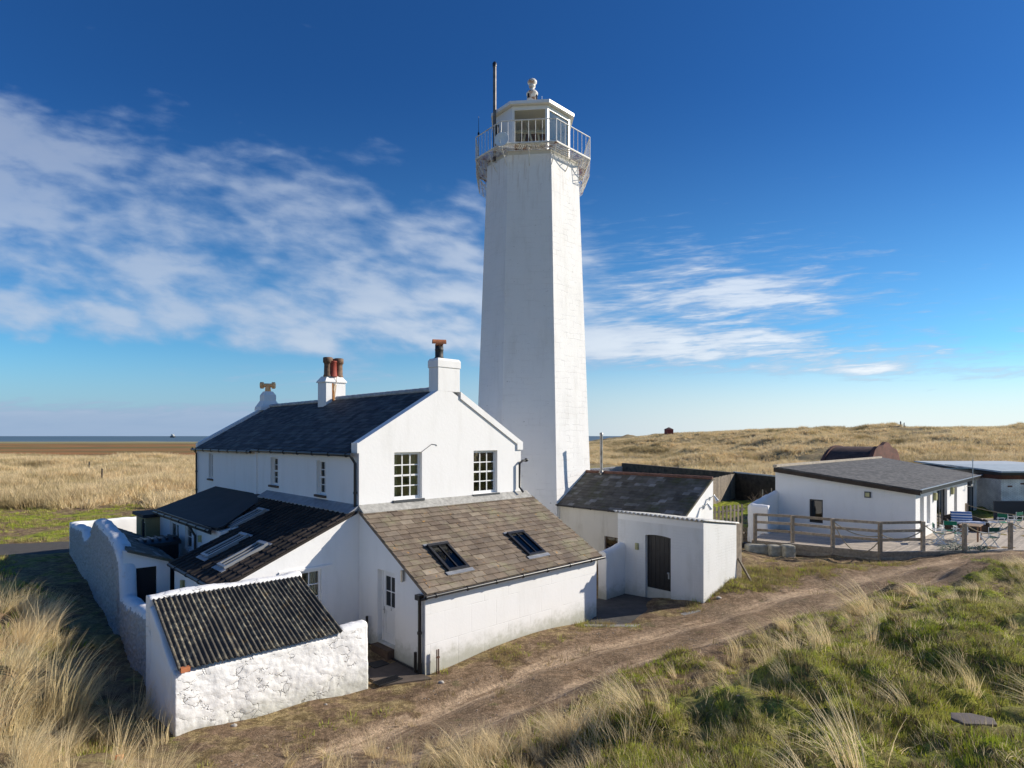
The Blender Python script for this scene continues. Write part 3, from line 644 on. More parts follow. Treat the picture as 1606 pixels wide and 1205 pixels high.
def sheet(name, mask, label, kind='structure'):
    F_ = quads[mask]; used = np.unique(F_); remap = np.full(N1*N2, -1); remap[used] = np.arange(len(used)); F_ = remap[F_]
    V = np.stack([GX.ravel()[used], GY.ravel()[used], GZ.ravel()[used]], -1)
    me = bpy.data.meshes.new(name); me.vertices.add(len(V)); me.vertices.foreach_set('co', V.ravel())
    me.loops.add(F_.size); me.loops.foreach_set('vertex_index', F_.ravel().astype(np.int32)); me.polygons.add(len(F_))
    me.polygons.foreach_set('loop_start', np.arange(0, F_.size, 4, dtype=np.int32)); me.update(calc_edges=True); me.validate()
    me.polygons.foreach_set('use_smooth', np.ones(len(me.polygons), bool))
    for an, A in (('track', TR), ('across', QQ), ('green', green), ('straw', straw), ('marsh', marsh), ('road', RD)):
        a = me.attributes.new(an, 'FLOAT', 'POINT'); a.data.foreach_set('value', A.ravel()[used].astype(np.float32))
    me.materials.append(MT); o = bpy.data.objects.new(name, me); col.objects.link(o); o['kind'] = kind; o['label'] = label; return o
sheet('ground', ~(ftrk | frd), 'rolling dune ground with turf, soil and marsh behind')
sheet('dirt_track', ftrk, 'rutted brown dirt track past the white buildings')
sheet('road', frd, 'narrow grey road beyond the pebbledashed yard wall')
# sea
def sea():
    m, nt, b, out = newmat('sea_water'); T = NT(nt); tc = T.n('ShaderNodeTexCoord').outputs['Object']
    n = T.noise(T.scalev(tc, (.002, .012, 1)), 1, 6, .6)
    T.L(T.mix(T.sst(n, .4, .62), (.055,.10,.14), (.10,.15,.18)), b.inputs['Base Color']); b.inputs['Roughness'].default_value = .45; b.inputs['Specular IOR Level'].default_value = .3
    T.L(T.bump(T.noise(T.scalev(tc, (.2,.6,1)), 1, 4), .5, .3), b.inputs['Normal'])
    mb = MB(); n_ = 64; ring = [Vector((30000*math.cos(2*PI*k/n_), 30000*math.sin(2*PI*k/n_), -1.0)) for k in range(n_)]; mb.face(ring)
    o = mb.build('sea', m); o['kind'] = 'structure'; o['label'] = 'calm blue-grey sea out to the horizon'
sea()
# ---------------------------------------------------------------- grass
def bladmat(name, c1, c2, c3, trans=.35, patch=False):
    m, nt, b, out = newmat(name); T = NT(nt); tc = T.n('ShaderNodeTexCoord').outputs['Object']
    oi = T.n('ShaderNodeObjectInfo').outputs['Random']; t = T.attr('tint')
    geo = T.n('ShaderNodeNewGeometry').outputs['Position']
    f = T.math('ADD', T.math('MULTIPLY', t, .6), T.math('MULTIPLY', oi, .4)); c = T.mix(f, c1, c2)
    c = T.mix(T.sst(T.noise(geo, .35, 4, .6), .45, .65), c, T.mix(f, c2, c3))
    if patch: c = T.mul(c, T.mix(T.sst(T.noise(geo, .045, 5, .7), .38, .50), (.60,.57,.48), (1.08,1.06,1.04)))
    T.L(c, b.inputs['Base Color']); b.inputs['Roughness'].default_value = .6; b.inputs['Specular IOR Level'].default_value = .25
    tr = T.n('ShaderNodeBsdfTranslucent'); T.L(c, tr.inputs[0]); mx = T.n('ShaderNodeMixShader'); mx.inputs[0].default_value = trans
    T.L(b.outputs[0], mx.inputs[1]); T.L(tr.outputs[0], mx.inputs[2]); T.L(mx.outputs[0], out.inputs[0]); return m
G1 = bladmat('marram_blades', (.98,.82,.52), (.76,.60,.33), (.56,.50,.26), .45)
G2 = bladmat('turf_blades', (.30,.38,.035), (.46,.50,.06), (.62,.54,.20), .3)
G3 = bladmat('far_marram', (.90,.76,.49), (.64,.51,.29), (.47,.40,.19), .35, True)
G5 = bladmat('moss', (.46,.50,.03), (.60,.58,.06), (.28,.33,.03), .3)
G6 = bladmat('dead_stems', (.10,.065,.035), (.18,.13,.07), (.07,.07,.03), .2)
G4 = bladmat('dead_grass', (.50,.39,.20), (.33,.25,.11), (.20,.21,.06), .3)
def clump(name, mat, nb, hmin, hmax, spread, wid, lean, segs=4, rad=.15, droop=.6, seed=0, windy=.0):
    r = random.Random(seed); mb = MB()
    for i in range(nb):
        a = r.uniform(0, 2*PI); rr = rad*math.sqrt(r.random()); x0 = rr*math.cos(a); y0 = rr*math.sin(a); h = r.uniform(hmin, hmax)
        dirx = math.cos(a)*spread*r.uniform(.3, 1.2)+r.gauss(0, .12)+windy; diry = math.sin(a)*spread*r.uniform(.3, 1.2)+lean+r.gauss(0, .12)
        face = r.uniform(0, PI); wx = math.cos(face)*wid*.5; wy = math.sin(face)*wid*.5; prev = None; t_ = r.random(); P = Vector((x0, y0, -.04)); V = []; Fs = []
        dv = Vector((dirx*.35, diry*.35, 1)).normalized()
        for s in range(segs+1):
            k = s/segs; w_ = (1-k**1.6)+.08
            V += [P+Vector((wx*w_, wy*w_, 0)), P-Vector((wx*w_, wy*w_, 0))]
            P = P+dv*(h/segs); dv = (dv+Vector((dirx*droop/segs*1.6, diry*droop/segs*1.6, -droop*.55/segs*k*2))).normalized()
        for s in range(segs): Fs.append((2*s, 2*s+1, 2*s+3, 2*s+2))
        mb.mesh(V, Fs, t_, True)
    V = np.array([tuple(v) for v in mb.v]); me = bpy.data.meshes.new(name); me.from_pydata(V.tolist(), [], mb.f)
    a_ = me.attributes.new('tint', 'FLOAT', 'FACE'); a_.data.foreach_set('value', np.array(mb.t, dtype=np.float32)); me.materials.append(mat)
    return bpy.data.objects.new(name, me)
def scatter(name, protos, P, rot, scl, label):
    cl_ = bpy.data.collections.new(name+'_clumps')
    for p in protos: cl_.objects.link(p)
    me = bpy.data.meshes.new(name); me.vertices.add(len(P)); me.vertices.foreach_set('co', P.astype(np.float32).ravel())
    a = me.attributes.new('rot', 'FLOAT_VECTOR', 'POINT'); a.data.foreach_set('vector', rot.astype(np.float32).ravel())
    a = me.attributes.new('scl', 'FLOAT_VECTOR', 'POINT'); a.data.foreach_set('vector', scl.astype(np.float32).ravel())
    o = bpy.data.objects.new(name, me); col.objects.link(o); o['kind'] = 'stuff'; o['label'] = label
    ng = bpy.data.node_groups.new(name+'_scatter', 'GeometryNodeTree')
    ng.interface.new_socket('Geometry', in_out='INPUT', socket_type='NodeSocketGeometry'); ng.interface.new_socket('Geometry', in_out='OUTPUT', socket_type='NodeSocketGeometry')
    gi = ng.nodes.new('NodeGroupInput'); go = ng.nodes.new('NodeGroupOutput'); ip = ng.nodes.new('GeometryNodeInstanceOnPoints'); ci = ng.nodes.new('GeometryNodeCollectionInfo')
    ci.inputs['Collection'].default_value = cl_; ci.inputs['Separate Children'].default_value = True; ci.inputs['Reset Children'].default_value = True
    r_ = ng.nodes.new('GeometryNodeInputNamedAttribute'); r_.data_type = 'FLOAT_VECTOR'; r_.inputs['Name'].default_value = 'rot'
    s_ = ng.nodes.new('GeometryNodeInputNamedAttribute'); s_.data_type = 'FLOAT_VECTOR'; s_.inputs['Name'].default_value = 'scl'
    e = ng.nodes.new('FunctionNodeEulerToRotation'); L = ng.links.new
    L(gi.outputs[0], ip.inputs['Points']); L(ci.outputs[0], ip.inputs['Instance']); ip.inputs['Pick Instance'].default_value = True
    L(r_.outputs[0], e.inputs[0]); L(e.outputs[0], ip.inputs['Rotation']); L(s_.outputs[0], ip.inputs['Scale']); L(ip.outputs[0], go.inputs[0])
    md = o.modifiers.new('scatter', 'NODES'); md.node_group = ng; return o
def plant(name, protos, X, Y, smin, smax, label, tilt=.12, rotfull=True, zs=None, nf=0):
    Z, tr, q, hm, k = HZ(X, Y); n = len(X)
    rot = np.stack([rng.normal(0, tilt, n), rng.normal(0, tilt, n), rng.uniform(0, 2*PI, n) if rotfull else rng.normal(0, .85, n)], -1)
    s = smin+(smax-smin)*rng.random(n)**(2.2 if nf else 1)
    if nf: s = s*(1+1.1*fbm(X, Y, nf, 2, 77))
    scl = np.stack([s, s, s*(1 if zs is None else zs)], -1)
    return scatter(name, protos, np.stack([X, Y, Z], -1), rot, scl, label)
def clear_of_buildings(X, Y):
    a = (X-C0.x)*D1.x+(Y-C0.y)*D1.y; b = (X-C0.x)*D2.x+(Y-C0.y)*D2.y
    ok = ~((a > -6.2) & (a < 7.0) & (b > -3.4) & (b < 23))
    ok &= ~((a > -5.9) & (a < -1.2) & (b > -4.35) & (b < 0))
    ok &= ~((a > 6.5) & (b > -4.6) & (b < 12) & (a < 18)); ok &= ~((a > 9.8) & (a < 12.6) & (b > -5.3) & (b < -1))
    ok &= ~((X > wallx(Y)-.35) & (X < 6) & (Y > 14.6) & (Y < 33) & (b > -2))
    ok &= ~((X > 11.3) & (Y > 25.3) & (Y < 58) & (X < 60)); ok &= ~((X > 8) & (X <= 11.5) & (Y > 26) & (Y < 50))
    return ok
def rand(n, x0, x1, y0, y1): return rng.uniform(x0, x1, n), rng.uniform(y0, y1, n)
# foreground marram on the right dune
mp = [clump('marram_clump', G1, [58, 38, 22, 50, 28][i], .35, .92, [.5, .6, .8, .4, .7][i], .0078, [.7, .9, .6, .9, .7][i], 5, [.15, .12, .2, .1, .16][i], .85, seed=i, windy=[-.8, -1.0, -.6, -.9, -.5][i]) for i in range(5)]
mpl = [clump('marram_tussock', G1, [80, 60, 44][i], .45, 1.0, .45, .0065, .35, 5, .17, .85, seed=90+i, windy=[.35, .6, .2][i]) for i in range(3)]
X, Y = rand(26000, -5, 30, 5.5, 25.0); Z, tr, q, hm, k = HZ(X, Y)
d_, s__ = polyd(X, Y, [(p.x, p.y) for p in TRK]); south = s__ < 0
edge = np.exp(-((d_-2.6)/.75)**2)
dn = ss(fbm(X, Y, .42, 3, 51)+.02, .04, .26)
pr = .42*edge*(.25+ss(fbm(X, Y, .7, 2, 52), -.05, .25))+.15*dn+.012
rayx = X/Y
pr += .75*ss(-rayx, -.32, .02)*ss(11.7-Y, 0, 1.3)*ss(rayx, -.34, -.24)+.35*np.exp(-((rayx-.84)/.05)**2)*ss(Y, 12, 16)
keep = (south | (Y < 11.2)) & ((tr < .22) | (Y < 11.2)) & ((d_ > 1.9) | (Y < 11.2)) & (rng.random(len(X)) < pr*np.where((Y < 11.2) & (rayx < .2), .62, .36)) & (np.hypot(X-6.15, Y-8.0) > .75) & clear_of_buildings(X, Y) & (Z > .08)
plant('marram_grass', mp, X[keep], Y[keep], .22, 1.15, 'long straw coloured marram grass on the dune in the right foreground', .2, False, nf=.5)
nR = keep.sum()
# left dune marram
X, Y = rand(9000, -26, -4.0, 7.0, 20); Z, tr, q, hm, k = HZ(X, Y)
out_ = X < wallx(Y)-.35
out_ &= ~((((X-C0.x)*D1.x+(Y-C0.y)*D1.y) > -5.7) & (((X-C0.x)*D2.x+(Y-C0.y)*D2.y) > -4.4))
pr = (.04+.5*ss(Z, .45, .95)+.16*(Y < 15.5)*(X > -9.5))*(.25+.9*ss(fbm(X, Y, .6, 3, 53), -.12, .12))
keep = out_ & (rng.random(len(X)) < pr) & (Y < 20) & (X < -5.4-.0*Y)
plant('dune_marram', mpl, X[keep], Y[keep], .5, 1.35, 'tall windswept marram grass clumps on the left dune outside the yard wall', .2, False, nf=.45)
nL = keep.sum()
# short turf
tp = [clump('turf_tuft', G2, 46, .03, .12, .9, .008, .15, 2, .11, .5, seed=20+i) for i in range(3)]+[clump('dry_tuft', G4, 30, .05, .26, .9, .006, .3, 3, .12, .6, seed=30), clump('straw_tuft', G1, 12, .08, .28, 1.0, .006, .4, 3, .14, .8, seed=31, windy=-.5), clump('moss_tuft', G5, 60, .01, .05, .9, .012, .1, 2, .12, .4, seed=33), clump('dark_tuft', G6, 30, .04, .16, 1.2, .008, .1, 3, .14, .6, seed=34)]
X, Y = rand(150000, -4, 30, 5.5, 26); Z, tr, q, hm, k = HZ(X, Y); d_, s__ = polyd(X, Y, [(p.x, p.y) for p in TRK])
gn = fbm(X, Y, .55, 3, 61)
keep = (s__ < 0) & (tr < .3) & (rng.random(len(X)) < (.25+ss(gn, -.2, .1))*.62*(10./np.maximum(Y, 7))) & clear_of_buildings(X, Y) & (Z > .25) & (np.abs(X/Y) < .95) & (np.hypot(X-6.15, Y-8.05) > .36)
plant('turf', tp, X[keep], Y[keep], .6, 1.4, 'short green mossy turf on the dune beside the track', .2)
nT = keep.sum()
# dry verge by the walls
vp = [clump('verge_tuft', G4, 40, .03, .14, .9, .007, .1, 2, .10, .5, seed=40+i) for i in range(3)]+[clump('green_tuft', G2, 40, .03, .11, .9, .008, .1, 2, .10, .5, seed=45)]
X, Y = rand(60000, -8, 30, 9.5, 27); Z, tr, q, hm, k = HZ(X, Y); d_, s__ = polyd(X, Y, [(p.x, p.y) for p in TRK]); gn = fbm(X, Y, .8, 3, 71)
keep = (s__ >= 0) & (rng.random(len(X)) < ss(gn-.35*tr, -.12, .2)*.62*ss(d_, 1.1, 2.1)) & clear_of_buildings(X, Y) & (Z < 1.3)
keep |= (rng.random(len(X)) < .012*ss(gn, 0, .2)) & clear_of_buildings(X, Y) & (d_ < 2)
a_ = (X-C0.x)*D1.x+(Y-C0.y)*D1.y; b_ = (X-C0.x)*D2.x+(Y-C0.y)*D2.y
keep &= ~((a_ > -1.3) & (a_ < .1) & (b_ > -3.9)); keep &= ~((a_ > 6.6) & (a_ < 10) & (b_ > -5.2))
plant('verge_grass', vp, X[keep], Y[keep], .9, 2.1, 'dry and green short grass along the wall foot and track edge', .2)
nV = keep.sum()
# far fields
fp = [clump('far_clump', G3, 30, .45, 1.0, .62, .034, .12, 3, .32, .9, seed=60+i) for i in range(5)]
X, Y = rand(110000, -125, 12, 47, 134)
lo = X/Y; w = (lo > -.95) & (lo < -.36)
dn = .12+ss(fbm(X, Y, .16, 4, 81), -.35, .05); edge = ss(Y+fbm(X, Y, .12, 3, 82)*16, 48, 55)
keep = w & (rng.random(len(X)) < dn*edge*.8)
X1, Y1 = X[keep], Y[keep]
X, Y = rand(230000, 4, 260, 62, 262); lo = X/Y
fr_ = ss(Y, 112, 124)*(1-ss(X, 25, 55))+ss(X, 25, 55)*ss(Y-.0*X, 64, 76)
dn = .1+ss(fbm(X, Y, .075, 4, 83), -.38, .02)
keep = (lo > .115) & (lo < .92) & (rng.random(len(X)) < dn*fr_*.72*np.clip(90/Y, .28, 1)*1.2)
yy_ = np.linspace(150, 300, 151); xx_ = yy_*(1415-CX)/F; WY = float(yy_[np.argmax((HZ(xx_, yy_)[0]-6)/yy_)]); WX = WY*(1415-CX)/F
keep &= ~((np.abs(X-WX) < 3.0) & (np.abs(Y-WY) < 9))
X2, Y2 = X[keep], Y[keep]
plant('field_marram', fp, X1, Y1, .75, 1.45, 'pale windblown marram grass field behind the yard on the left', .2)
plant('dune_grass', fp, X2, Y2, .9, 2.0, 'pale marram grass covering the dunes behind the low buildings', .2, zs=.62)
# dark short grass at left behind dune, and rough grass beyond the road
X, Y = rand(26000, -45, -6, 12, 50); out_ = (X < wallx(Y)-.3) | (Y > 36)
keep = out_ & (seg_mask(X, Y) > 2.0) & (rng.random(len(X)) < ss(fbm(X, Y, .5, 3, 91), -.2, .25)*.7) & clear_of_buildings(X, Y)
plant('rough_grass', [tp[0], vp[0]] and [clump('rough_tuft', G2, 26, .05, .16, .9, .016, .1, 2, .16, .5, seed=70), clump('rough_dry', G4, 24, .06, .2, .9, .016, .1, 2, .16, .5, seed=71)], X[keep], Y[keep], .7, 1.7, 'rough short grass outside the yard wall around the road', .2)
# loose grit and pebbles on the track
pm = simple('track_grit', (.30,.25,.20), .95, var=.4, scale=20)
def pebble(seed):
    r = random.Random(seed); V = []; N_ = 7
    for j in range(5):
        th_ = PI*j/4
        for i in range(N_): a = 2*PI*i/N_; k = 1+r.uniform(-.25, .25); V.append((math.sin(th_)*math.cos(a)*k, math.sin(th_)*math.sin(a)*.8*k, math.cos(th_)*.5*k))
    me = bpy.data.meshes.new('pebble'); me.from_pydata(V, [], [(j*N_+i, (j+1)*N_+i, (j+1)*N_+(i+1) % N_, j*N_+(i+1) % N_) for j in range(4) for i in range(N_)])
    a_ = me.attributes.new('tint', 'FLOAT', 'FACE'); me.materials.append(pm); return bpy.data.objects.new('pebble', me)
X, Y = rand(60000, -9, 30, 9, 27); Z, tr, q, hm, k = HZ(X, Y)
kp = (rng.random(len(X)) < np.clip(tr+.12, 0, 1)*(.15+ss(fbm(X, Y, .9, 3, 95), -.1, .3))*.45) & clear_of_buildings(X, Y) & (np.abs(X/Y) < .9)
X, Y = X[kp], Y[kp]; Z = HZ(X, Y)[0]; n = len(X); s = .006+.022*rng.random(n)**4; rot = np.stack([rng.normal(0,.2,n), rng.normal(0,.2,n), rng.uniform(0,6.28,n)], -1)
scatter('gravel', [pebble(i) for i in range(4)], np.stack([X, Y, Z+.002], -1), rot, np.stack([s,s,s], -1), 'loose grit and pebbles scattered over the dirt track')
print('clumps', nR, nL, nT, nV, len(X1), len(X2), keep.sum())
def hitplane(px, py, p0, n):
    o = Vector((0, 0, HC)); d = at(px, py, 1.0)-o; return o+d*((p0-o).dot(n)/d.dot(n))
def ab(p): q = p-C0; return q.dot(D1), q.dot(D2)
ND1, ND2 = -D1, -D2
# ================================================================ LIGHTHOUSE
TC = Vector((1.04, 31, 0))
lh = thing('lighthouse', TC, 'tall tapering white octagonal lighthouse with a railed gallery and glazed lantern', 'lighthouse')
TA = [-70, -31, 20, 70, 115, 160, -155, -112]
def tp_(ang, r, z): return TC+Vector((math.sin(R(ang))*r, -math.cos(R(ang))*r, z))
mb = MB(); zs = np.linspace(-.6, 19.50, 60)
def rz(z): return 3.20-.0394*z
for i in range(8):
    a0, a1 = TA[i], TA[(i+1) % 8]
    sub = 10; grid = []
    for z in zs:
        P0 = tp_(a0, rz(z), z); P1 = tp_(a1, rz(z), z); n = ((P1-P0).cross(UP)).normalized(); row = []
        for k in range(sub+1):
            p = P0.lerp(P1, k/sub); p = p+n*(mn.noise(p*1.7)*.012 if 0 < k < sub else 0); row.append(p)
        grid.append(row)
    V = [p for r_ in grid for p in r_]; w_ = sub+1
    mb.mesh(V, [(j*w_+k, j*w_+k+1, (j+1)*w_+k+1, (j+1)*w_+k) for j in range(len(zs)-1) for k in range(sub)], .5, False)
mb.build('tower_wall', M['tower'], lh)
m = MB()      # cornice course under the gallery
for i in ():
    a0, a1 = TA[i], TA[(i+1) % 8]
    m.prism([tp_(a0, 2.43, 19.50), tp_(a1, 2.43, 19.50), tp_(a1, 2.56, 19.50), tp_(a0, 2.56, 19.50)], UP*.13)
m.prism([tp_(a, 2.38, 19.45) for a in TA], UP*.28); m.build('cornice', M['greywhite'], lh)
RG = 3.02; ZG = 19.78
m = MB()      # gallery grating: bars from the tower to the rim
for i in range(8):
    a0, a1 = TA[i], TA[(i+1) % 8]; I0, I1, O0, O1 = tp_(a0, 2.0, ZG), tp_(a1, 2.0, ZG), tp_(a0, RG, ZG), tp_(a1, RG, ZG)
    for k in range(27):
        t = k/26; a_ = I0.lerp(I1, t); b_ = O0.lerp(O1, t); m.tube([a_, b_], .014, 4, cap=False)
    for s in (0, .2, .4, .55, .7, .85, 1.0): m.tube([I0.lerp(O0, s), I1.lerp(O1, s)], .016 if s < 1 else .035, 4, cap=False)
m.build('gallery_grating', M['ironwhite'], lh)
m = MB()      # rim kerb
for i in range(8):
    a0, a1 = TA[i], TA[(i+1) % 8]; m.tube([tp_(a0, RG, ZG+.03), tp_(a1, RG, ZG+.03)], .045, 6)
m.build('gallery_rim', M['rail'], lh)
for i in range(8):    # brackets
    a0, a1 = TA[i], TA[(i+1) % 8]
    for t in ((0, .5) if i in (0, 1, 2, 3, 7) else (0,)):
        o0 = tp_(a0, RG-.02, ZG-.03).lerp(tp_(a1, RG-.02, ZG-.03), t); t0 = tp_(a0, rz(18.9)+.01, 18.95).lerp(tp_(a1, rz(18.9)+.01, 18.95), t); u0 = tp_(a0, rz(19.4)+.02, 19.45).lerp(tp_(a1, rz(19.4)+.02, 19.45), t)
        m = MB(); mid = o0.lerp(t0, .5)-UP*.06; m.tube([o0, mid, t0], .022, 5); m.tube([u0, o0.lerp(t0, .5)], .016, 5); m.build('bracket', M['ironwhite'], lh)
# side cages hanging below the gallery
for (f0, f1) in ((0, 7), (3, 4)):
    a0, a1 = TA[f0], TA[f1]; m = MB(); K = 9
    for k in range(K+1):
        t = k/K; o0 = tp_(a0, RG, ZG).lerp(tp_(a1, RG, ZG), t); o1 = tp_(a0, RG-.03, 18.95).lerp(tp_(a1, RG-.03, 18.95), t); o2 = tp_(a0, 2.50, 18.55).lerp(tp_(a1, 2.50, 18.55), t)
        m.tube([o0, o1, o2], .015, 5)
    for z, r_ in ((19.4, RG), (19.1, RG-.01), (18.95, RG-.03), (18.75, 2.76), (18.57, 2.52)):
        m.tube([tp_(a0, r_, z), tp_(a1, r_, z)], .016, 5)
    m.build('safety_cage', M['ironwhite'], lh)
rl = MB(); ZR = ZG+1.10
for i in range(8):
    a0, a1 = TA[i], TA[(i+1) % 8]; rl.tube([tp_(a0, RG, ZR), tp_(a1, RG, ZR)], .026, 6)
    for k in range(8):
        p = tp_(a0, RG, ZG).lerp(tp_(a1, RG, ZG), k/8); rl.tube([p, p+UP*(ZR-ZG)], .028 if k == 0 else .014, 5)
rl.build('railing', M['rail'], lh)
# lantern room: faces 0=-70..-31 solid, 1 and 2 glazed
RL = 2.0; ZB = ZG+.03; ZT = 22.05
wl = MB(); gl_ = []
for i in range(8):
    a0, a1 = TA[i], TA[(i+1) % 8]; P0 = tp_(a0, RL, 0); P1 = tp_(a1, RL, 0); L_ = (P1-P0).length; nrm = ((P0+P1)/2-TC).normalized(); nrm.z = 0
    if i in (1, 2, 3): hol = [(.11, L_-.11, ZB+.10, ZT-.20)]; gl_.append((P0, P1, nrm, L_))
    elif i == 5: hol = [(.3, L_-.3, ZB+.9, ZT-.5)]; gl_.append((P0, P1, nrm, L_))
    else: hol = []
    wall(wl, P0, P1, nrm, ZB, [(0, ZT), (L_, ZT)], hol, th=.09)
wl.build('lantern_wall', M['frame'], lh)
m = MB()
for (P0, P1, nrm, L_) in gl_[:3]:
    u_ = (P1-P0)/L_; m.obox(P0+u_*.112+UP*(ZB+.102)-nrm*.04, u_*(L_-.224), UP*(ZT-ZB-.304), -nrm*.012)
m.build('lantern_pane', M['lampglass'], lh)
m = MB(); mf = MB()
m.prism([tp_(a, RL-.1, 0)+UP*(ZB+.02) for a in TA], UP*.03)
m.build('lantern_floor', M['greywhite'], lh)
# roof
m = MB(); RR = 2.22; zr = 22.06
ap = [tp_(a, RR, zr) for a in TA]; ap2 = [tp_(a, RR, zr+.15) for a in TA]; ap3 = [tp_(a, .30, zr+.48) for a in TA]
m.face(ap[::1]); 
for i in range(8):
    j = (i+1) % 8; m.face([ap[i], ap[j], ap2[j], ap2[i]]); m.face([ap2[i], ap2[j], ap3[j], ap3[i]])
m.face(ap3)
m.build('lantern_roof', M['frame'], lh)
m = MB(); vt = TC+UP*(zr+.40)
m.lathe(vt, [(.27,0),(.27,1.12),(.30,1.14),(.30,1.19),(.24,1.28),(.12,1.36),(.10,1.48),(.17,1.52),(.17,1.56),(.12,1.60),(.19,1.66),(.245,1.74),(.245,1.80),(.19,1.88),(.08,1.94),(0,1.95)], 22)
ve = m.build('roof_vent', M['ironwhite'], lh)
m = MB(); m.cbox(vt+Vector((-.20,-.17,.98)), (.1,0,0), (0,.12,0), (0,0,.2)); m.build('vent_opening', M['dark'], ve); m = MB(); m.cbox(vt+Vector((.23,-.12,.92)), (.06,0,0), (0,.14,0), (0,0,.24)); m.build('vent_opening', M['dark'], ve)
m = MB(); q = TC+Vector((.5,-.1,zr+.4)); m.tube([q, q+UP*1.0], .012, 5); m.tube([q+UP*.25, q+Vector((.1,0,.6))], .012, 5); m.tube([q+UP*.1, q+Vector((-.25,0,.1))], .01, 5); m.build('weather_sensor', M['rail'], lh)
# lens frame seen through the glazing
m = MB(); lc = TC+Vector((-.05, -.15, ZB+.05))
for s in (-1, 1):
    m.obox(lc+Vector((s*.55-.05, -.35, 0)), (.1,0,0), (0,.1,0), (-s*.28,0,1.95)); m.obox(lc+Vector((s*.55-.05, .55, 0)), (.1,0,0), (0,.1,0), (-s*.2,0,1.95))
m.obox(lc+Vector((-.85,-.5,1.45)), (1.7,0,0), (0,.12,0), (0,0,.12)); m.obox(lc+Vector((-.85,-.3,.95)), (1.5,0,0), (0,.12,0), (0,0,.09)); m.obox(lc+Vector((-1.2,-.9,1.78)), (2.3,0,.12), (0,.08,0), (0,0,.08)); m.obox(lc+Vector((.15,-1.1,.0)), (.09,0,0), (0,.09,0), (-.5,.3,2.0))
m.build('lens_stand', M['greywhite'], lh)
m = MB(); m.cbox(lc+Vector((.1,.35,1.0)), (1.3,0,0), (0,.7,0), (0,0,1.5)); m.build('lamp_housing', M['tanpot'], lh)
m = MB(); fp_ = Vector((-.86, 29.75, 19.6)); m.tube([fp_, fp_+UP*4.75], .085, 10); m.build('flue_pipe', M['flue'], lh)
m = MB(); m.lathe(fp_+UP*4.66, [(.10,0),(.11,.16),(.06,.24),(.0,.25)], 10); m.build('flue_cap', M['black'], lh); m = MB(); m.cbox(fp_+Vector((.08,.1,1.6)), (.28,0,0), (0,.1,0), (0,0,.45)); m.build('flue_bracket', M['black'], lh)
m = MB(); dc = at(786.8, 219, 28.25); ax = Vector((-.25,-1,.12)).normalized()
m.lathe(dc, [(0,-.06),(.12,-.055),(.25,-.03),(.345,.02),(.355,.03),(.345,.035),(.25,-.01),(.12,-.035),(0,-.04)], 26, axis=ax)
m.tube([dc-UP*.3, dc-UP*.28+ax*.35], .012, 5); m.cbox(dc+ax*.36-UP*.25, (.05,0,0), (0,.1,0), (0,0,.07)); m.build('satellite_dish', M['dish'], lh)
m = MB(); q = at(750.6, 245, 30.0); m.tube([q, q+UP*1.1, q+UP*2.0], [.02,.015,.008], 5); m.lathe(q+UP*1.0, [(.05,0),(.05,.16),(.02,.2)], 8); m.build('whip_antenna', M['black'], lh)
# ================================================================ HOUSE
hs = thing('house', W(3.3, 7), 'white two-storey keeper\'s house with dark slate roof and brown stone-slate extension', 'house')
AW = 6.58; BL = 15.0; SL = .583; ZE = 5.60
rid = ZE+SL*AW/2
mw = MB()
h1 = (1.19, 2.21, 4.05, 5.50); h2 = (4.33, 5.42, 4.02, 5.50)
wall(mw, W(0, 0), W(AW, 0), ND2, -.4, [(0, ZE), (AW/2, rid), (AW, ZE)], [h1, h2], th=.3)
hb = [(2.07, 2.69, 4.13, 5.22), (5.70, 6.38, 4.22, 5.22), (12.75, 13.3, 4.10, 5.22)]
wall(mw, W(0, 0), W(0, BL), ND1, -.4, [(0, ZE-.08), (7.73, ZE-.08), (BL, ZE-.12)], hb, th=.3)
wall(mw, W(AW, 0), W(AW, BL), D1, -.4, [(0, ZE), (BL, ZE)], [], th=.3)
wall(mw, W(0, BL), W(AW, BL), D2, -.4, [(0, ZE), (AW/2, rid), (AW, ZE)], [], th=.3)
mw.build('main_wall', M['smooth'], hs)
for (h, sgn) in ((h1, 1), (h2, 1)):
    window(hs, W((h[0]+h[1])/2, 0, h[2]), D1, ND2, h[1]-h[0], h[3]-h[2], 3, 4, curtain=True, sill='slatesill', fw=.075, mun=.036)
for i, h in enumerate(hb):
    if i < 2: window(hs, W(0, (h[0]+h[1])/2, h[2]), D2, ND1, h[1]-h[0], h[3]-h[2], 2, 4, sill='brownstone', fw=.055, mun=.025)
    else: window(hs, W(0, (h[0]+h[1])/2, h[2]), D2, ND1, h[1]-h[0], h[3]-h[2], 1, 2, sill='brownstone', sash=False, glass='darkglass')
m = MB(); m.obox(W(-.05, 7.62, 2.9), D1*.05, D2*.22, UP*2.55); m.build('wall_pilaster', M['smooth'], hs)
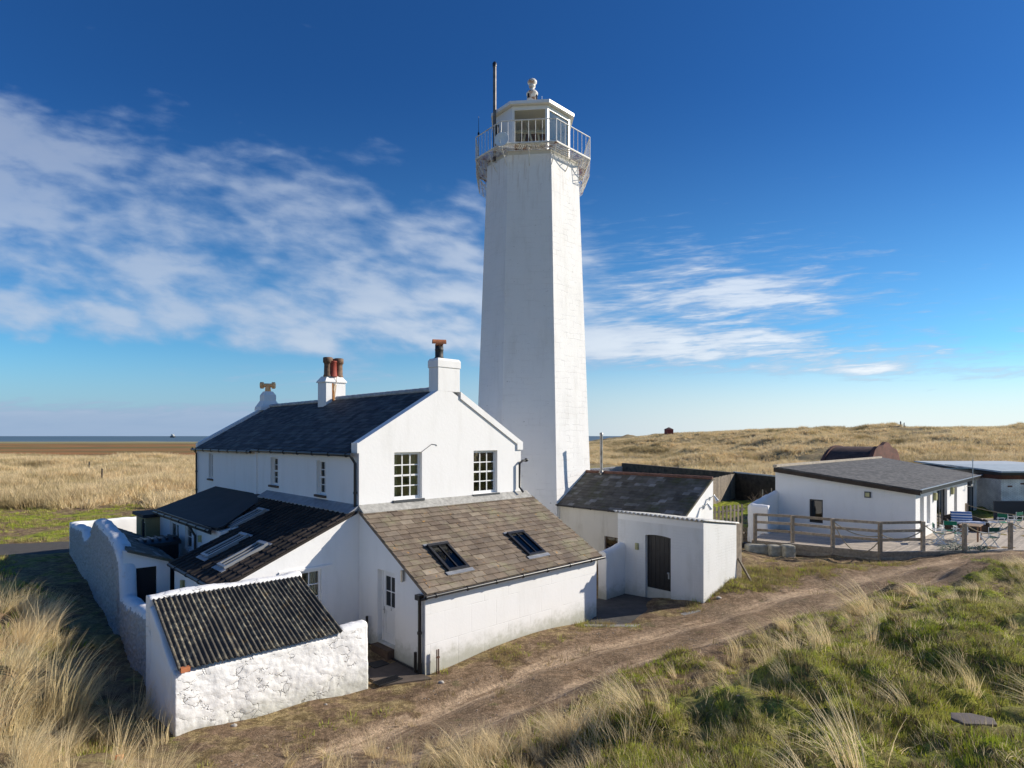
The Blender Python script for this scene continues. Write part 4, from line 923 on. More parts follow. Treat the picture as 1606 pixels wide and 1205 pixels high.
# coping parapets
m = MB()
def coping(b0, b1, out=.05, z0=.0, hh=.17):
    for s in (0, 1):
        m = MB()
        bq = b0 if (s == 1 or b0 > 1) else -.003; A0 = W(-.05 if s == 0 else AW+.05, bq, ZE-.05+z0); a1_ = 3.735 if (s == 1 and b0 < 1) else AW/2; A1 = W(a1_, bq, ZE-.02+SL*min(a1_, AW-a1_)+z0); hh2 = hh+.06
        m.prism([A0, A1, A1+UP*hh2, A0+UP*hh2], D2*(b1-bq))
        a_ = (-.06, AW-.22)[s]; m.obox(W(a_, bq-.003, ZE-.10+z0), D1*(.06 if (s == 0 and b0 < 1) else .28), D2*(b1-bq+.0), UP*(.13+hh))
        m.build('gable_coping', M['smooth'], hs)
coping(-.05, .34); coping(BL-.32, BL-.04, hh=.08, z0=-.03)
M['ridgepale'] = simple('pale_ridge_tiles', (.42,.42,.42), .8, var=.3, scale=5)
mr = MB()
OH = .17
def zroof(a): return ZE+.015+SL*(a if a < AW/2 else AW-a)
for (b0, b1, dz) in ((.34, 7.73, 0.), (7.73, BL-.36, -.07)):
    tiles(mr, W(-OH, b1, ZE+.015-SL*OH+dz), W(-OH, b0, ZE+.015-SL*OH+dz), W(AW/2, b1, zroof(AW/2)+dz), W(AW/2, b0, zroof(AW/2)+dz), 19, .30, th=.012, lift=.014, jit=.2)
mr.prism([W(AW/2, .34, zroof(AW/2)), W(AW+.15, .34, ZE-.07), W(AW+.15, BL-.36, ZE-.07), W(AW/2, BL-.36, zroof(AW/2))], -UP*.08)
rf = mr.build('main_roof', M['slate'], hs)
m = MB()
for (b0, b1, dz, r_) in ((.34, 7.6, .03, .09), (8.4, BL-.5, -.03, .08)):
    m = MB()
    k = int((b1-b0)/.42)
    for i in range(k):
        q0 = b0+(b1-b0)*i/k; q1 = b0+(b1-b0)*(i+1)/k; m.tube([W(AW/2, q0, zroof(AW/2)+dz), W(AW/2, q1+.03, zroof(AW/2)+dz+.006)], [r_, r_*1.08], 8)
    m.build('ridge_tile', M['ridgepale'], rf)
# chimneys
def stack(a0, a1, b0, b1, z0, z1, band=.28, out=.05):
    m = MB(); m.obox(W(a0, b0, z0), D1*(a1-a0), D2*(b1-b0), UP*(z1-band-z0)); 
    m.obox(W(a0-out, b0-out, z1-band), D1*(a1-a0+2*out), D2*(b1-b0+2*out), UP*(band-.08))
    o = out; lo_ = [W(a0-o, b0-o, z1-.08), W(a1+o, b0-o, z1-.08), W(a1+o, b1+o, z1-.08), W(a0-o, b1+o, z1-.08)]; o = -.02; hi = [W(a0-o, b0-o, z1), W(a1+o, b0-o, z1), W(a1+o, b1+o, z1), W(a0-o, b1+o, z1)]
    for i in range(4): m.face([lo_[i], lo_[(i+1) % 4], hi[(i+1) % 4], hi[i]])
    m.face(hi); return m
g1 = stack(2.83, 3.73, -.006, .50, 7.45, 8.53, .30, .025).build('gable_chimney', M['smooth'], hs, bevel=.012)
m = MB(); pc = W(3.06, .24, 8.50); m.lathe(pc, [(.20,0),(.17,.05),(.135,.08),(.135,.3),(.15,.32),(.135,.34),(.135,.44),(.12,.44)], 16); m.build('chimney_pot', M['potblack'], g1)
m = MB(); m.lathe(pc+UP*.42, [(.10,0),(.10,.06)], 12)
ca = Vector((1,.25,0)).normalized(); e = pc+UP*.58-ca*.22
V = []; n_ = 10
for k in range(2):
    for rr in (.14, .11):
        for j in range(n_+1): an = PI*j/n_-.15+.3*j/n_*0; sd_ = ca.cross(UP); V.append(e+ca*(.44*k)+sd_*(rr*math.cos(an))+UP*(rr*math.sin(an)-.06))
w_ = n_+1; Fs = []
for j in range(n_): Fs += [(j, j+1, 2*w_+j+1, 2*w_+j), (w_+j, 3*w_+j, 3*w_+j+1, w_+j+1), (j, w_+j, w_+j+1, j+1), (2*w_+j, 2*w_+j+1, 3*w_+j+1, 3*w_+j)]
m.mesh(V, Fs); m.obox(pc+UP*.46-ca*.12-ca.cross(UP)*.13, ca*.24, ca.cross(UP)*.26, UP*.05)
m.build('half_round_cowl', M['terracotta'], g1, label='orange half-round clay cowl')
g2 = MB(); a0, a1, b0, b1 = 2.86, 3.74, 7.75, 8.5
g2.obox(W(a0, b0, 7.0), D1*(a1-a0), D2*(b1-b0), UP*1.25)
def frust(mb, r0, r1, z0, z1):
    lo_ = [W(a0-r0, b0-r0, z0), W(a1+r0, b0-r0, z0), W(a1+r0, b1+r0, z0), W(a0-r0, b1+r0, z0)]; hi = [W(a0-r1, b0-r1, z1), W(a1+r1, b0-r1, z1), W(a1+r1, b1+r1, z1), W(a0-r1, b1+r1, z1)]
    for i in range(4): mb.face([lo_[i], lo_[(i+1) % 4], hi[(i+1) % 4], hi[i]])
frust(g2, 0, .05, 8.25, 8.25); frust(g2, .05, .05, 8.25, 8.30); frust(g2, .05, -.10, 8.30, 8.52); g2.face([W(a0+.1, b0+.1, 8.52), W(a1-.1, b0+.1, 8.52), W(a1-.1, b1-.1, 8.52), W(a0+.1, b1-.1, 8.52)])
g2 = g2.build('middle_chimney', M['smooth'], hs)
potp = [(.19,0),(.19,.04),(.165,.08),(.155,.48),(.165,.56),(.20,.58),(.20,.78),(.17,.80),(.14,.80)]
for (da, db, mt, lb) in ((.18, .2, 'tanpot', 'sooty buff clay pot'), (.36, .12, 'redpot', 'plain red clay pot'), (.52, .55, 'tanpot', 'sooty clay pot at the back'), (.70, .25, 'tanpot', 'tall sooty clay pot with dark crown')):
    m = MB(); pf = potp if mt == 'tanpot' else [(.19,0),(.17,.1),(.15,.60),(.165,.61),(.165,.65),(.13,.65)]
    m.lathe(W(a0+da, b0+db, 8.50), pf, 16); m.build('chimney_pot', M[mt], g2, label=lb)
def stain():
    m, nt, b, out = newmat('rust_stained_paint'); T = NT(nt); tc = T.n('ShaderNodeTexCoord').outputs['Object']
    f = T.sst(T.noise(T.scalev(tc, (3,3,.6)), 3, 6, .7), .38, .52); T.L(T.mix(f, (.62,.50,.36), (.35,.15,.04)), b.inputs['Base Color']); b.inputs['Roughness'].default_value = .9; return m
m = MB()
m.prism([W(3.13, b0-.003, 7.45), W(3.24, b0-.003, 7.47), W(3.33, b0-.003, 8.15), W(3.12, b0-.003, 8.22)], D2*.006, mi=0); m.tube([W(3.32, b0-.02, 8.5), W(3.30, b0-.06, 8.28), W(3.22, b0-.008, 8.1), W(3.14, b0-.005, 7.5)], .012, 4); m.build('rust_streak', stain(), g2, label='orange rust streak down a crack')
g3 = MB()
gc = W(AW/2, BL-.1); 
prof = [(.52,.42,7.28),(.50,.40,7.45),(.30,.28,7.78),(.30,.28,8.05),(.18,.18,8.25)]
prevr = None
for (wa, wb, z) in prof:
    ring = [gc+D1*(-wa)+D2*(-wb)+UP*z, gc+D1*wa-D2*wb+UP*z, gc+D1*wa+D2*wb+UP*z, gc-D1*wa+D2*wb+UP*z]
    if prevr: 
        for i in range(4): g3.face([prevr[i], prevr[(i+1) % 4], ring[(i+1) % 4], ring[i]])
    prevr = ring
g3.face(prevr); g3 = g3.build('end_chimney', M['smooth'], hs)
m = MB(); pc = gc+UP*8.22; m.tube([pc, pc+UP*.3], [.15,.12], 12); dd = Vector((1,.15,0)); dd.normalize()
m.tube([pc+UP*.34-dd*.33, pc+UP*.34+dd*.33], .10, 12); m.lathe(pc+UP*.34-dd*.36, [(.17,0),(.17,.14)], 12, axis=dd); m.lathe(pc+UP*.34+dd*.20, [(.17,0),(.17,.14)], 12, axis=dd)
m.build('tee_cowl', M['peach'], g3, label='pale orange clay T-shaped cowl')
# gutters and pipes
m = MB(); ge = ZE-.15
gutter(m, W(-.20, .05, ge), W(-.20, 7.7, ge)); gutter(m, W(-.22, 7.75, ge-.06), W(-.22, BL+.05, ge-.08)); m.build('gutter', M['black'], hs)
m = MB(); pipe(m, [W(-.20, .16, ge), W(-.07, .10, ge-.25), W(-.07, .10, .1)], .042); m.build('drainpipe', M['black'], hs)
m = MB(); pipe(m, [W(-.22, BL-.06, ge), W(-.07, BL-.16, ge-.25), W(-.07, BL-.16, .1)]); m.build('drainpipe', M['black'], hs)
m = MB(); pipe(m, [W(AW+.25, -.1, 5.12), W(AW-.02, -.10, 5.10), W(AW-.16, -.10, 5.0), W(AW-.16, -.10, 4.15), W(AW-.16, -.28, 3.98)], .04); m.lathe(W(AW+.15, -.1, 5.12), [(.07,0),(.07,.05)], 8, axis=D1); m.build('drainpipe', M['black'], hs)
m = MB(); m.tube([W(2.19,-.012,5.5), W(2.58,-.012,5.74), W(2.75,-.012,5.72), W(2.78,-.012,5.68)], .009, 5); m.build('wall_cable', M['slatesill'], hs)
# ---- brown stone-slate extension in front
EA = 6.85; EB = -3.27; E_z = 2.13; E_t = 3.90; es = (E_t-E_z)/(-EB)
m = MB()
wall(m, W(0, EB), W(EA, EB), ND2, -.5, [(0, E_z-.06), (EA, E_z-.06)], [], th=.25)
m.build('extension_front_wall', M['block'], hs)
m = MB()
wall(m, W(0, EB), W(0, -.002), ND1, -.5, [(0, E_z-.06), (-EB, E_t-.06)], [(1.38, 2.26, .32, 2.32)], th=.25)
m.build('extension_side_wall', M['smooth'], hs); m2_ = MB()
wall(m2_, W(EA, EB), W(EA, -.002), D1, -.5, [(0, E_z-.06), (-EB, E_t-.06)], [], th=.25)
m2_.build('extension_side_wall', M['smooth'], hs)
m = MB(); e0 = EB-.14
tiles(m, W(-.06, e0, E_z-es*.14), W(EA+.12, e0, E_z-es*.14), W(-.06, -.12, E_t-es*.12), W(EA+.12, -.12, E_t-es*.12), 17, .37, th=.026, lift=.034, jit=.28, gap=.012)
er = m.build('extension_roof', M['stoneslate'], hs)
m = MB(); m.prism([W(-.02, -.30, E_t-es*.30+.045), W(-.02, -.001, E_t+.10), W(-.02, -.001, E_t-.02), W(-.02, -.28, E_t-es*.28+.01)], D1*(EA+.05)); m.build('roof_flashing', M['mortar'], er)
m = MB(); gutter(m, W(-.12, e0-.05, E_z-.12), W(EA+.18, e0-.05, E_z-.12), .05); m.build('gutter', M['black'], hs)
m = MB(); m.obox(W(.0, EB-.04, E_z-.16), D1*EA, D2*.038, UP*.08); m.build('fascia_board', M['frame'], hs)
m = MB(); pipe(m, [W(-.10, e0-.05, E_z-.14), W(-.09, EB+.12, E_z-.26), W(-.09, EB+.12, .25)], .045); m.obox(W(-.17, EB+.02, E_z-.24), D1*.14, D2*.2, UP*.13); m.tube([W(-.09, EB+.12, .3), W(-.09, EB+.12, .05)], .055, 8); m.tube([W(-.12, EB+.26, .05), W(-.12, EB+.26, .55)], .04, 8); m.build('drainpipe', M['black'], hs)
m = MB(); m.tube([W(-.06, EB+.2, .06), W(-.06, -.1, .06)], .03, 6); m.build('ground_pipe', M['black'], hs)
m = MB(); pipe(m, [W(-.12, -.65, .2), W(-.12, -.65, .95)], .04); m.build('waste_pipe', M['black'], hs)
# roof windows (brown roof)
en = Vector((0, 0, 1)); en = (D1.cross((W(0, 0, E_t)-W(0, EB, E_z)))).normalized(); en = en if en.z > 0 else -en
es_u = (W(0, 0, E_t)-W(0, EB, E_z)).normalized(); ep0 = W(0, EB, E_z)
def rooflight(par, ctr, ux, uy, n, w, h, frame='black', glass='skyglass', name='roof_window', tall=.10):
    o = ctr; m = MB(); t = .075
    m.obox(o-ux*w/2-uy*h/2, ux*w, uy*t, n*tall); m.obox(o-ux*w/2+uy*(h/2-t*1.3), ux*w, uy*t*1.3, n*(tall+.02))
    m.obox(o-ux*w/2-uy*(h/2-t), ux*t, uy*(h-2.3*t), n*tall); m.obox(o+ux*(w/2-t)-uy*(h/2-t), ux*t, uy*(h-2.3*t), n*tall)
    m.obox(o-ux*.02-uy*(h/2-t), ux*.04, uy*(h-2.3*t), n*(tall*.92)); wob = m.build(name, M[frame], par, bevel=.006)
    g = MB(); g.obox(o-ux*(w/2-t)-uy*(h/2-t)+n*tall*.55, ux*(w-2*t), uy*(h-2.3*t), n*.01); g.build('pane', M[glass], wob)
    f = MB(); f.obox(o-ux*(w/2+.10)-uy*(h/2+.13)+n*.035, ux*(w+.2), uy*.13, n*.018); f.build('lead_apron', M['lead'], wob); f = MB(); f.obox(o-ux*(w/2+.07)+uy*h/2+n*.03, ux*(w+.14), uy*.08, n*.03); f.build('lead_flashing', M['lead'], wob); return wob
for quad in (((666,855),(700.6,848),(739,891),(706,896)), ((792,835),(820,831.6),(857,867),(833,872))):
    ps = [hitplane(x, y, ep0+en*.08, en) for x, y in quad]; cc = sum(ps, Vector())/4; w_ = ((ps[1]-ps[0]).length+(ps[2]-ps[3]).length)/2; h_ = ((ps[3]-ps[0]).length+(ps[2]-ps[1]).length)/2
    print('rooflight', w_, h_, ab(cc)); rooflight(er, cc-en*.08, D1, es_u, en, .72, 1.15)
# door
def door(par, P, u, n, w, h, recess=.14):
    m = MB(); o = P-n*recess
    m.obox(o-u*w/2, u*.06, UP*h, -n*.08); m.obox(o+u*(w/2-.06), u*.06, UP*h, -n*.08); m.obox(o-u*(w/2-.06)+UP*(h-.06), u*(w-.12), UP*.06, -n*.08)
    l = w/2-.065; z1 = h-.07; o2 = o-n*.012; zs0, zs1 = h*.50, h-.17
    m.obox(o2-u*l, u*.12, UP*z1, -n*.045); m.obox(o2+u*(l-.12), u*.12, UP*z1, -n*.045); m.obox(o2-u*(l-.12), u*(2*l-.24), UP*.24, -n*.045); m.obox(o2-u*(l-.12)+UP*(z1-.11), u*(2*l-.24), UP*.11, -n*.045); m.obox(o2-u*(l-.12)+UP*(zs0-.14), u*(2*l-.24), UP*.14, -n*.045)
    m.obox(o2-u*(l-.12)+UP*.24-n*.018, u*(2*l-.24), UP*(zs0-.38), -n*.02)
    m.obox(o2-u*.012+UP*zs0-n*.005, u*.024, UP*(z1-.11-zs0), -n*.03); zm = (zs0+z1-.11)/2
    m.obox(o2-u*(l-.12)+UP*(zm-.012)-n*.005, u*(l-.132), UP*.024, -n*.03); m.obox(o2+u*.012+UP*(zm-.012)-n*.005, u*(l-.132), UP*.024, -n*.03)
    d = m.build('door', M['frame'], par, label='white half-glazed door')
    g = MB(); g.obox(o2-u*(l-.12)+UP*zs0-n*.022, u*(2*l-.24), UP*(z1-.11-zs0), -n*.006); g.build('pane', M['darkglass'], d)
    k = MB(); q = o2+u*(l-.06)+UP*(zs0-.12); k.obox(q-u*.02-UP*.12, u*.04, UP*.2, n*.008); k.tube([q+n*.008, q+n*.05, q+n*.05-u*.10], .009, 6); k.build('handle', M['lampmetal'], d)
    k = MB(); q = o2-u*0.0+UP*(zs0-.10)+n*.001
    tcv = bpy.data.curves.new('num', 'FONT'); tcv.body = '2'; tcv.size = .09; tcv.extrude = .003; to = bpy.data.objects.new('num', tcv); dg = bpy.context.evaluated_depsgraph_get()
    col.objects.link(to); dg.update(); me = to.evaluated_get(dg).to_mesh(); V = [q+(-u)*v_.co.x*-1*(1)+UP*v_.co.y+n*(v_.co.z+.003) for v_ in me.vertices] if False else [q+u*(-v_.co.x if u.cross(UP).dot(n) < 0 else v_.co.x)+UP*v_.co.y+n*(v_.co.z+.003) for v_ in me.vertices]
    k.mesh(V, [tuple(p.vertices) for p in me.polygons]); to.evaluated_get(dg).to_mesh_clear(); bpy.data.objects.remove(to); k.build('door_number', M['black'], d)
    return d
door(hs, W(0, EB+1.82, .32), D2, ND1, .88, 2.0)
m = MB(); m.obox(W(-.22, EB+1.40, -.1), D1*.22, D2*.84, UP*.40); m.build('door_step', M['brownstone'], hs, bevel=.015)
def walllamp(par, P, n, u, kind='lampmetal'):
    m = MB(); m.obox(P-u*.045-UP*.14, u*.09, UP*.28, n*.03); m.lathe(P+n*.075-UP*.15, [(.045,0),(.045,.30)], 12); m.build('wall_lamp', M[kind], par)
q = hitplane(634, 903, W(0,0,0), ND1); walllamp(hs, q, ND1, D2)
# iron post against the front wall
m = MB()
gp = ab(gz(690, 1057, .05)); 
for da in (0, .055): m.tube([W(gp[0]+da, EB-.13, -.1), W(gp[0]+da, EB-.13, .62)], .018, 6)
m.obox(W(gp[0]-.02, EB-.145, .4), D1*.1, D2*.03, UP*.04)
tag(m.build('iron_post', simple('rusty_iron', (.12,.055,.03), .8, var=.4)), 'short rusty iron post standing against the front wall of the brown-roofed extension', 'post')
# ---- left lean-to with roll tiles
LA = -3.73; LE = 2.30; LT = 3.88; ls = (LT-LE)/(-LA)
zl = lambda a: LT+ls*a
m = MB(); wh = (-2.08, -1.16, 1.18, 2.32)
wall(m, W(LA, 0), W(-.002, 0), ND2, -.4, [(0, LE-.10), (-LA, LT-.10)], [(LA*-1+wh[0], LA*-1+wh[1], wh[2], wh[3])], th=.25)
wall(m, W(LA, 0), W(LA, 4.2), ND1, -.4, [(0, LE-.10), (4.2, LE-.10)], [], th=.25)
wall(m, W(LA, 4.2), W(-2.2, 4.2), D2, -.4, [(0, LE-.10), (1.53, zl(-2.2)-.10)], [], th=.2)
m.build('lean_to_wall', M['smooth'], hs)
window(hs, W((wh[0]+wh[1])/2, 0, wh[2]), D1, ND2, wh[1]-wh[0], wh[3]-wh[2], 3, 3, sash=False, sill='slatesill', glass='glass', curtain=True, recess=.07, fw=.05, mun=.03)
m = MB(); m.obox(W(-2.35, -.045, 2.36), D1*1.5, D2*.043, UP*.06); m.build('window_hood', M['smooth'], hs)
m = MB()
# roll tiles: profiled courses on the pentagon roof
def rolltiles(mb, poly_fn, a_top, a_bot, rows, tw):
    for r in range(rows):
        u0 = a_bot+(a_top-a_bot)*r/rows; u1 = a_bot+(a_top-a_bot)*min(1, (r+1.12)/rows)
        b0, b1 = poly_fn((u0+u1)/2); k = max(1, int(round((b1-b0)/tw)))
        prof = [(0,.0),(.10,.038),(.22,.040),(.34,.004),(.55,-.004),(.80,.0),(1.0,.0)]
        for i in range(k):
            q0 = b0+(b1-b0)*i/k; qw = (b1-b0)/k; t = random.random(); V = []
            l = random.uniform(.018,.028)
            for (x, h) in prof: V.append(W(u0+random.uniform(-.004,.004), q0+qw*x, zl(u0)+l+h))
            for (x, h) in prof: V.append(W(u1, q0+qw*x, zl(u1)+h))
            for (x, h) in prof: V.append(W(u0, q0+qw*x, zl(u0)-.012))
            n_ = len(prof); mb.mesh(V, [(j, j+n_, j+n_+1, j+1) for j in range(n_-1)]+[(j, j+1, j+1+2*n_, j+2*n_) for j in range(n_-1)], t)
def bl(a):
    top = 4.28 if a < -2.30 else 4.28+(a+2.30)/2.30*2.42
    return -.06, top
rolltiles(m, bl, -.16, LA-.14, 13, .30)
m.prism([W(LA-.12, -.05, zl(LA-.12)-.012), W(LA-.12, 4.25, zl(LA-.12)-.012), W(-2.3, 4.25, zl(-2.3)-.012), W(-.1, 6.6, zl(-.1)-.012), W(-.1, -.05, zl(-.1)-.012)], -UP*.07)
lr = m.build('lean_to_roof', M['rolltile'], hs)
m = MB(); m.prism([W(-.34, -.02, zl(-.34)+.06), W(-.001, -.02, LT+.12), W(-.001, -.02, LT-.02), W(-.34, -.02, zl(-.34)+.02)], D2*6.75); m.build('roof_flashing', M['lead'], lr)
ln = (D2.cross(W(0,0,LT)-W(LA,0,LE))).normalized(); ln = ln if ln.z > 0 else -ln; lu = (W(0,0,LT)-W(LA,0,LE)).normalized()
for quad in (((312,873),(330,880),(392,838),(374,831)), ((338,888),(358,897),(421,852),(402,844)), ((355,811),(368,815),(408,789),(395,784))):
    ps = [hitplane(x, y, W(0,0,LT)+ln*.08, ln) for x, y in quad]; cc = sum(ps, Vector())/4; print('L1 light', ab(cc), (ps[3]-ps[0]).length)
    if ab(cc)[1] > 4.5: cc = W(-1.5, 4.62, zl(-1.5))+ln*.08
    rooflight(lr, cc-ln*.08, D2, lu, ln, .58, min(1.25, (ps[3]-ps[0]).length*.92), tall=.11, frame='lightframe')
m = MB(); gutter(m, W(LA-.16, -.05, LE-.10), W(LA-.16, 4.2, LE-.10), .05); m.build('gutter', M['black'], hs)
m = MB(); q = W(LA, 3.2, 1.75); walllamp(hs, q, ND1, D2, 'lampbrass')
# ---- black felt extension
FA = -2.42; F0 = 4.28; F1 = 11.3; zf = lambda a: 3.80+.275*a
m = MB()
Lw = F1-F0
wall(m, W(FA, F0), W(FA, F1), ND1, -.4, [(0, zf(FA)-.14), (Lw, zf(FA)-.14)], [(7.2-F0, 7.95-F0, 2.02, 2.82), (8.72-F0, 9.9-F0, .2, 2.78)], th=.2)
wall(m, W(FA, F0), W(-.3, F0), ND2, -.4, [(0, zf(FA)-.14), (-.3-FA, zf(-.3)-.30)], [], th=.2)
wall(m, W(FA, F1), W(-.002, F1), D2, -.4, [(0, zf(FA)-.14), (-FA, 3.6)], [], th=.2)
m.build('felt_roof_extension_wall', M['smooth'], hs)
window(hs, W(FA, 7.575, 2.02), D2, ND1, .75, .8, 1, 2, sash=False, sill='frame', glass='glass', recess=.06)
window(hs, W(FA, 9.31, .2), D2, ND1, 1.18, 2.58, 2, 1, sash=False, sill=None, glass='glass', recess=.06, fw=.09, mun=.12, name='glazed_door')
m = MB(); m.prism([W(FA-.16, F1+.1, zf(FA-.16)), W(-.001, F1+1.1, zf(0)), W(-.001, 6.75, zf(0)), W(-2.3, 4.34, zf(-2.3)), W(FA-.05, 4.34, zf(FA-.05)), W(FA-.16, 5.9, zf(FA-.16))], -UP*.06); 
fr = m.build('felt_roof', M['felt'], hs)
m = MB(); m.obox(W(FA-.19, 4.6, zf(FA)-.24), D1*.03, D2*(F1-4.5), UP*.21); gutter(m, W(FA-.22, 4.6, zf(FA)-.13), W(FA-.22, F1, zf(FA)-.13), .05); m.build('fascia_board', M['black'], fr)
m = MB(); pipe(m, [W(FA-.2, 6.9, zf(FA)-.15), W(FA-.06, 6.6, 2.6), W(FA-.06, 6.6, .1)], .04); m.build('drainpipe', M['black'], hs)
m = MB(); m.obox(W(FA-.10, 6.1, 2.45), D1*.1, D2*.09, UP*.22); m.build('alarm_box', M['lampbrass'], hs)
m = MB()
PA, PB0, PB1 = -2.9, 11.32, 12.9
wall(m, W(PA, PB0), W(PA, PB1), ND1, -.4, [(0, 2.78), (PB1-PB0, 2.78)], [(.2, .75, .9, 2.6)], th=.12); wall(m, W(PA, PB0), W(FA, PB0), ND2, -.4, [(0, 2.78), (FA-PA, 2.78)], [], th=.12); wall(m, W(PA, PB1), W(-.3, PB1), D2, -.4, [(0, 2.78), (2.6, 2.78)], [], th=.12)
m.build('porch_wall', simple('yellow_buff_render', (.33,.26,.13), .9), hs)
window(hs, W(PA, PB0+.475, .9), D2, ND1, .55, 1.7, 1, 2, sash=False, sill=None, glass='glass', recess=.04, name='porch_window')
m = MB(); m.obox(W(PA-.12, PB0-.08, 2.79), D1*2.9, D2*(PB1-PB0+.2), UP*.12); m.tube([W(PA-.1, PB0+.0, 2.75), W(PA-.1, PB0, 1.9)], .03, 6); m.build('porch_roof', M['felt'], hs)
# ================================================================ foreground store with corrugated roof
S0 = W(-4.90+1.13, -2.97)  # placeholder, recomputed below
SR = gz(577, 1080, 0); SLf = SR-D1*4.16
a0s, bs = ab(SLf); a1s, _ = ab(SR)
sh = thing('store_shed', W((a0s+a1s)/2, bs+1), 'rough whitewashed store with a lichened corrugated roof in the foreground', 'shed')
def wp(a, b, zb, zt, th): p = W(a, b); return (p.x, p.y, zb, zt, th)
ft = .36
m = MB()
rough_wall(m, [wp(a0s+.02, bs+ft/2, -.35, 1.50, ft), wp(a0s+3.3, bs+ft/2, -.4, 1.46, ft), wp(a0s+3.55, bs+ft/2, -.4, 1.56, ft), wp(a1s, bs+ft/2, -.4, 1.58, ft)], step=.035, vs=.04, amp=.028, amp2=.009, freq=2.2, rnd=.1)
m.build('front_wall', M['lime'], sh)
m = MB()
rough_wall(m, [wp(a0s+ft/2-.02, bs+ft*.4, -.3, 1.50, ft-.06), wp(a0s+ft/2-.02, bs+1.75, -.3, 2.40, ft-.06)], step=.06, vs=.07, amp=.03, seed=4, rnd=.06)
m.build('side_wall', M['smooth'], sh)
m = MB()
rough_wall(m, [wp(a0s+.02, bs+1.98, -.3, 2.60, .34), wp(a0s+3.36, bs+1.98, -.3, 2.58, .34)], step=.07, vs=.1, amp=.025, seed=8, topamp=.03, rnd=.09)
m.build('back_wall', M['lime'], sh)
m = MB()
wall(m, W(a0s+3.2, bs+.3), W(a0s+3.2, bs+1.9), D1, -.3, [(0, 1.5), (1.6, 2.3)], [], th=.2, caps=True)
m.build('end_wall', M['smooth'], sh)
m = MB(); bt = bs+1.80
corrugated(m, W(a0s+.06, bs-.10, 1.555), W(a0s+3.50, bs-.10, 1.52), W(a0s+.06, bt, 2.53), W(a0s+3.34, bt, 2.50), pitch=.105, amp=.024, sheets=6)
m.build('corrugated_roof', M['corr'], sh)
m = MB(); q = W(a0s+.10, bs-.13, 1.50); m.obox(q, D1*.16, D2*.1, UP*.09); m.build('broken_brick', M['terracotta'], sh)
# ================================================================ yard wall
wy = lambda Y: Vector((wallx(Y), Y, 0))
yw = thing('yard_wall', wy(20), 'long pebbledashed white yard wall with an uneven rounded top, left of the house', 'wall')
YH = .45
def yp(Y, zt, th=YH): p = wy(Y)+Vector((.77,.64,0))*(th/2); return (p.x, p.y, -.4, zt, th)
m = MB()
rough_wall(m, [yp(12.9, 1.85, .45), yp(14.3, 1.75, .45), yp(16.3, 1.42, .42), yp(17.5, 1.35, .42), yp(17.65, 2.35, .42), yp(18.6, 2.75), yp(21.8, 2.90), yp(22.6, 2.85), yp(23.2, 2.35), yp(24.6, 1.75), yp(25.3, 1.65), yp(26.2, 1.95), yp(28, 1.75), yp(30.6, 1.50)], step=.08, vs=.08, amp=.03, seed=12, rnd=.2, topamp=.03, amp2=.028)
m.build('pebbledashed_face', M['dash'], yw)
m = MB()     # smooth painted capping running along the top
cap_ = [(12.95,1.87,.45),(14.3,1.77,.45),(16.3,1.44,.42),(17.5,1.37,.42),(17.65,2.37,.42),(18.6,2.77,.45),(21.8,2.92,.45),(22.6,2.87,.45),(23.2,2.37,.45),(24.6,1.77,.45),(25.3,1.67,.45),(26.2,1.97,.45),(28,1.77,.45),(30.6,1.52,.45)]
def capp(Y, zt, th): p = wy(Y)+Vector((.77,.64,0))*(th/2+.03); return (p.x, p.y, zt-.16, zt+.03, th+.03)
rough_wall(m, [capp(*q) for q in cap_], step=.11, vs=.08, amp=.028, seed=12, rnd=.2, topamp=.04, amp2=.010)
m.build('wall_capping', M['lime'], yw)
fw_ = thing('cross_wall', Vector((-21, 32, 0)), 'low white rendered wall closing the far end of the yard', 'wall')
m = MB(); p0 = Vector((-22.5, 30.6, 0)); p1 = p0+D1*5.0
rough_wall(m, [(p0.x, p0.y, -.3, 1.62, .3), (p1.x, p1.y, -.3, 1.66, .3)], step=.2, vs=.2, amp=.03, seed=3); m.build('wall_face', M['smooth'], fw_)
# outhouse against the yard wall
oh = thing('outhouse', wy(20)+D1*.9, 'narrow white outhouse with a sloping slate roof and black door against the yard wall', 'outhouse')
o0 = wy(17.62)+D1*.14; o1 = wy(22.2)+D1*.14; wdt = 1.22
u_ = (o1-o0).normalized(); nn = Vector((u_.y, -u_.x, 0))   # nn points to the yard
m = MB(); f0 = o0; f1 = o0+nn*wdt
wall(m, f0, f1, -u_, -.3, [(0, 2.62), (wdt, 2.18)], [(.16, .86, .0, 2.05)], th=.15); wall(m, f1, o1+nn*wdt, nn, -.3, [(0, 2.18), ((o1-o0).length, 2.18)], [], th=.15); wall(m, o1, o1+nn*wdt, u_, -.3, [(0, 2.7), (wdt, 2.18)], [], th=.15)
m.build('outhouse_wall', M['smooth'], oh)
m = MB(); m.obox(f0+nn*.16+u_*.08, nn*.70, UP*2.04, u_*.04); m.build('door', M['dark'], oh, label='black plank door')
m = MB(); tiles(m, f1-u_*.12+nn*.12+UP*2.17, o1+nn*(wdt+.12)+UP*2.17, o0-u_*.12+nn*.12+UP*2.64, o1+nn*.12+UP*2.76, 8, .3, th=.012, lift=.014); m.build('slate_roof', M['mossslate'], oh)
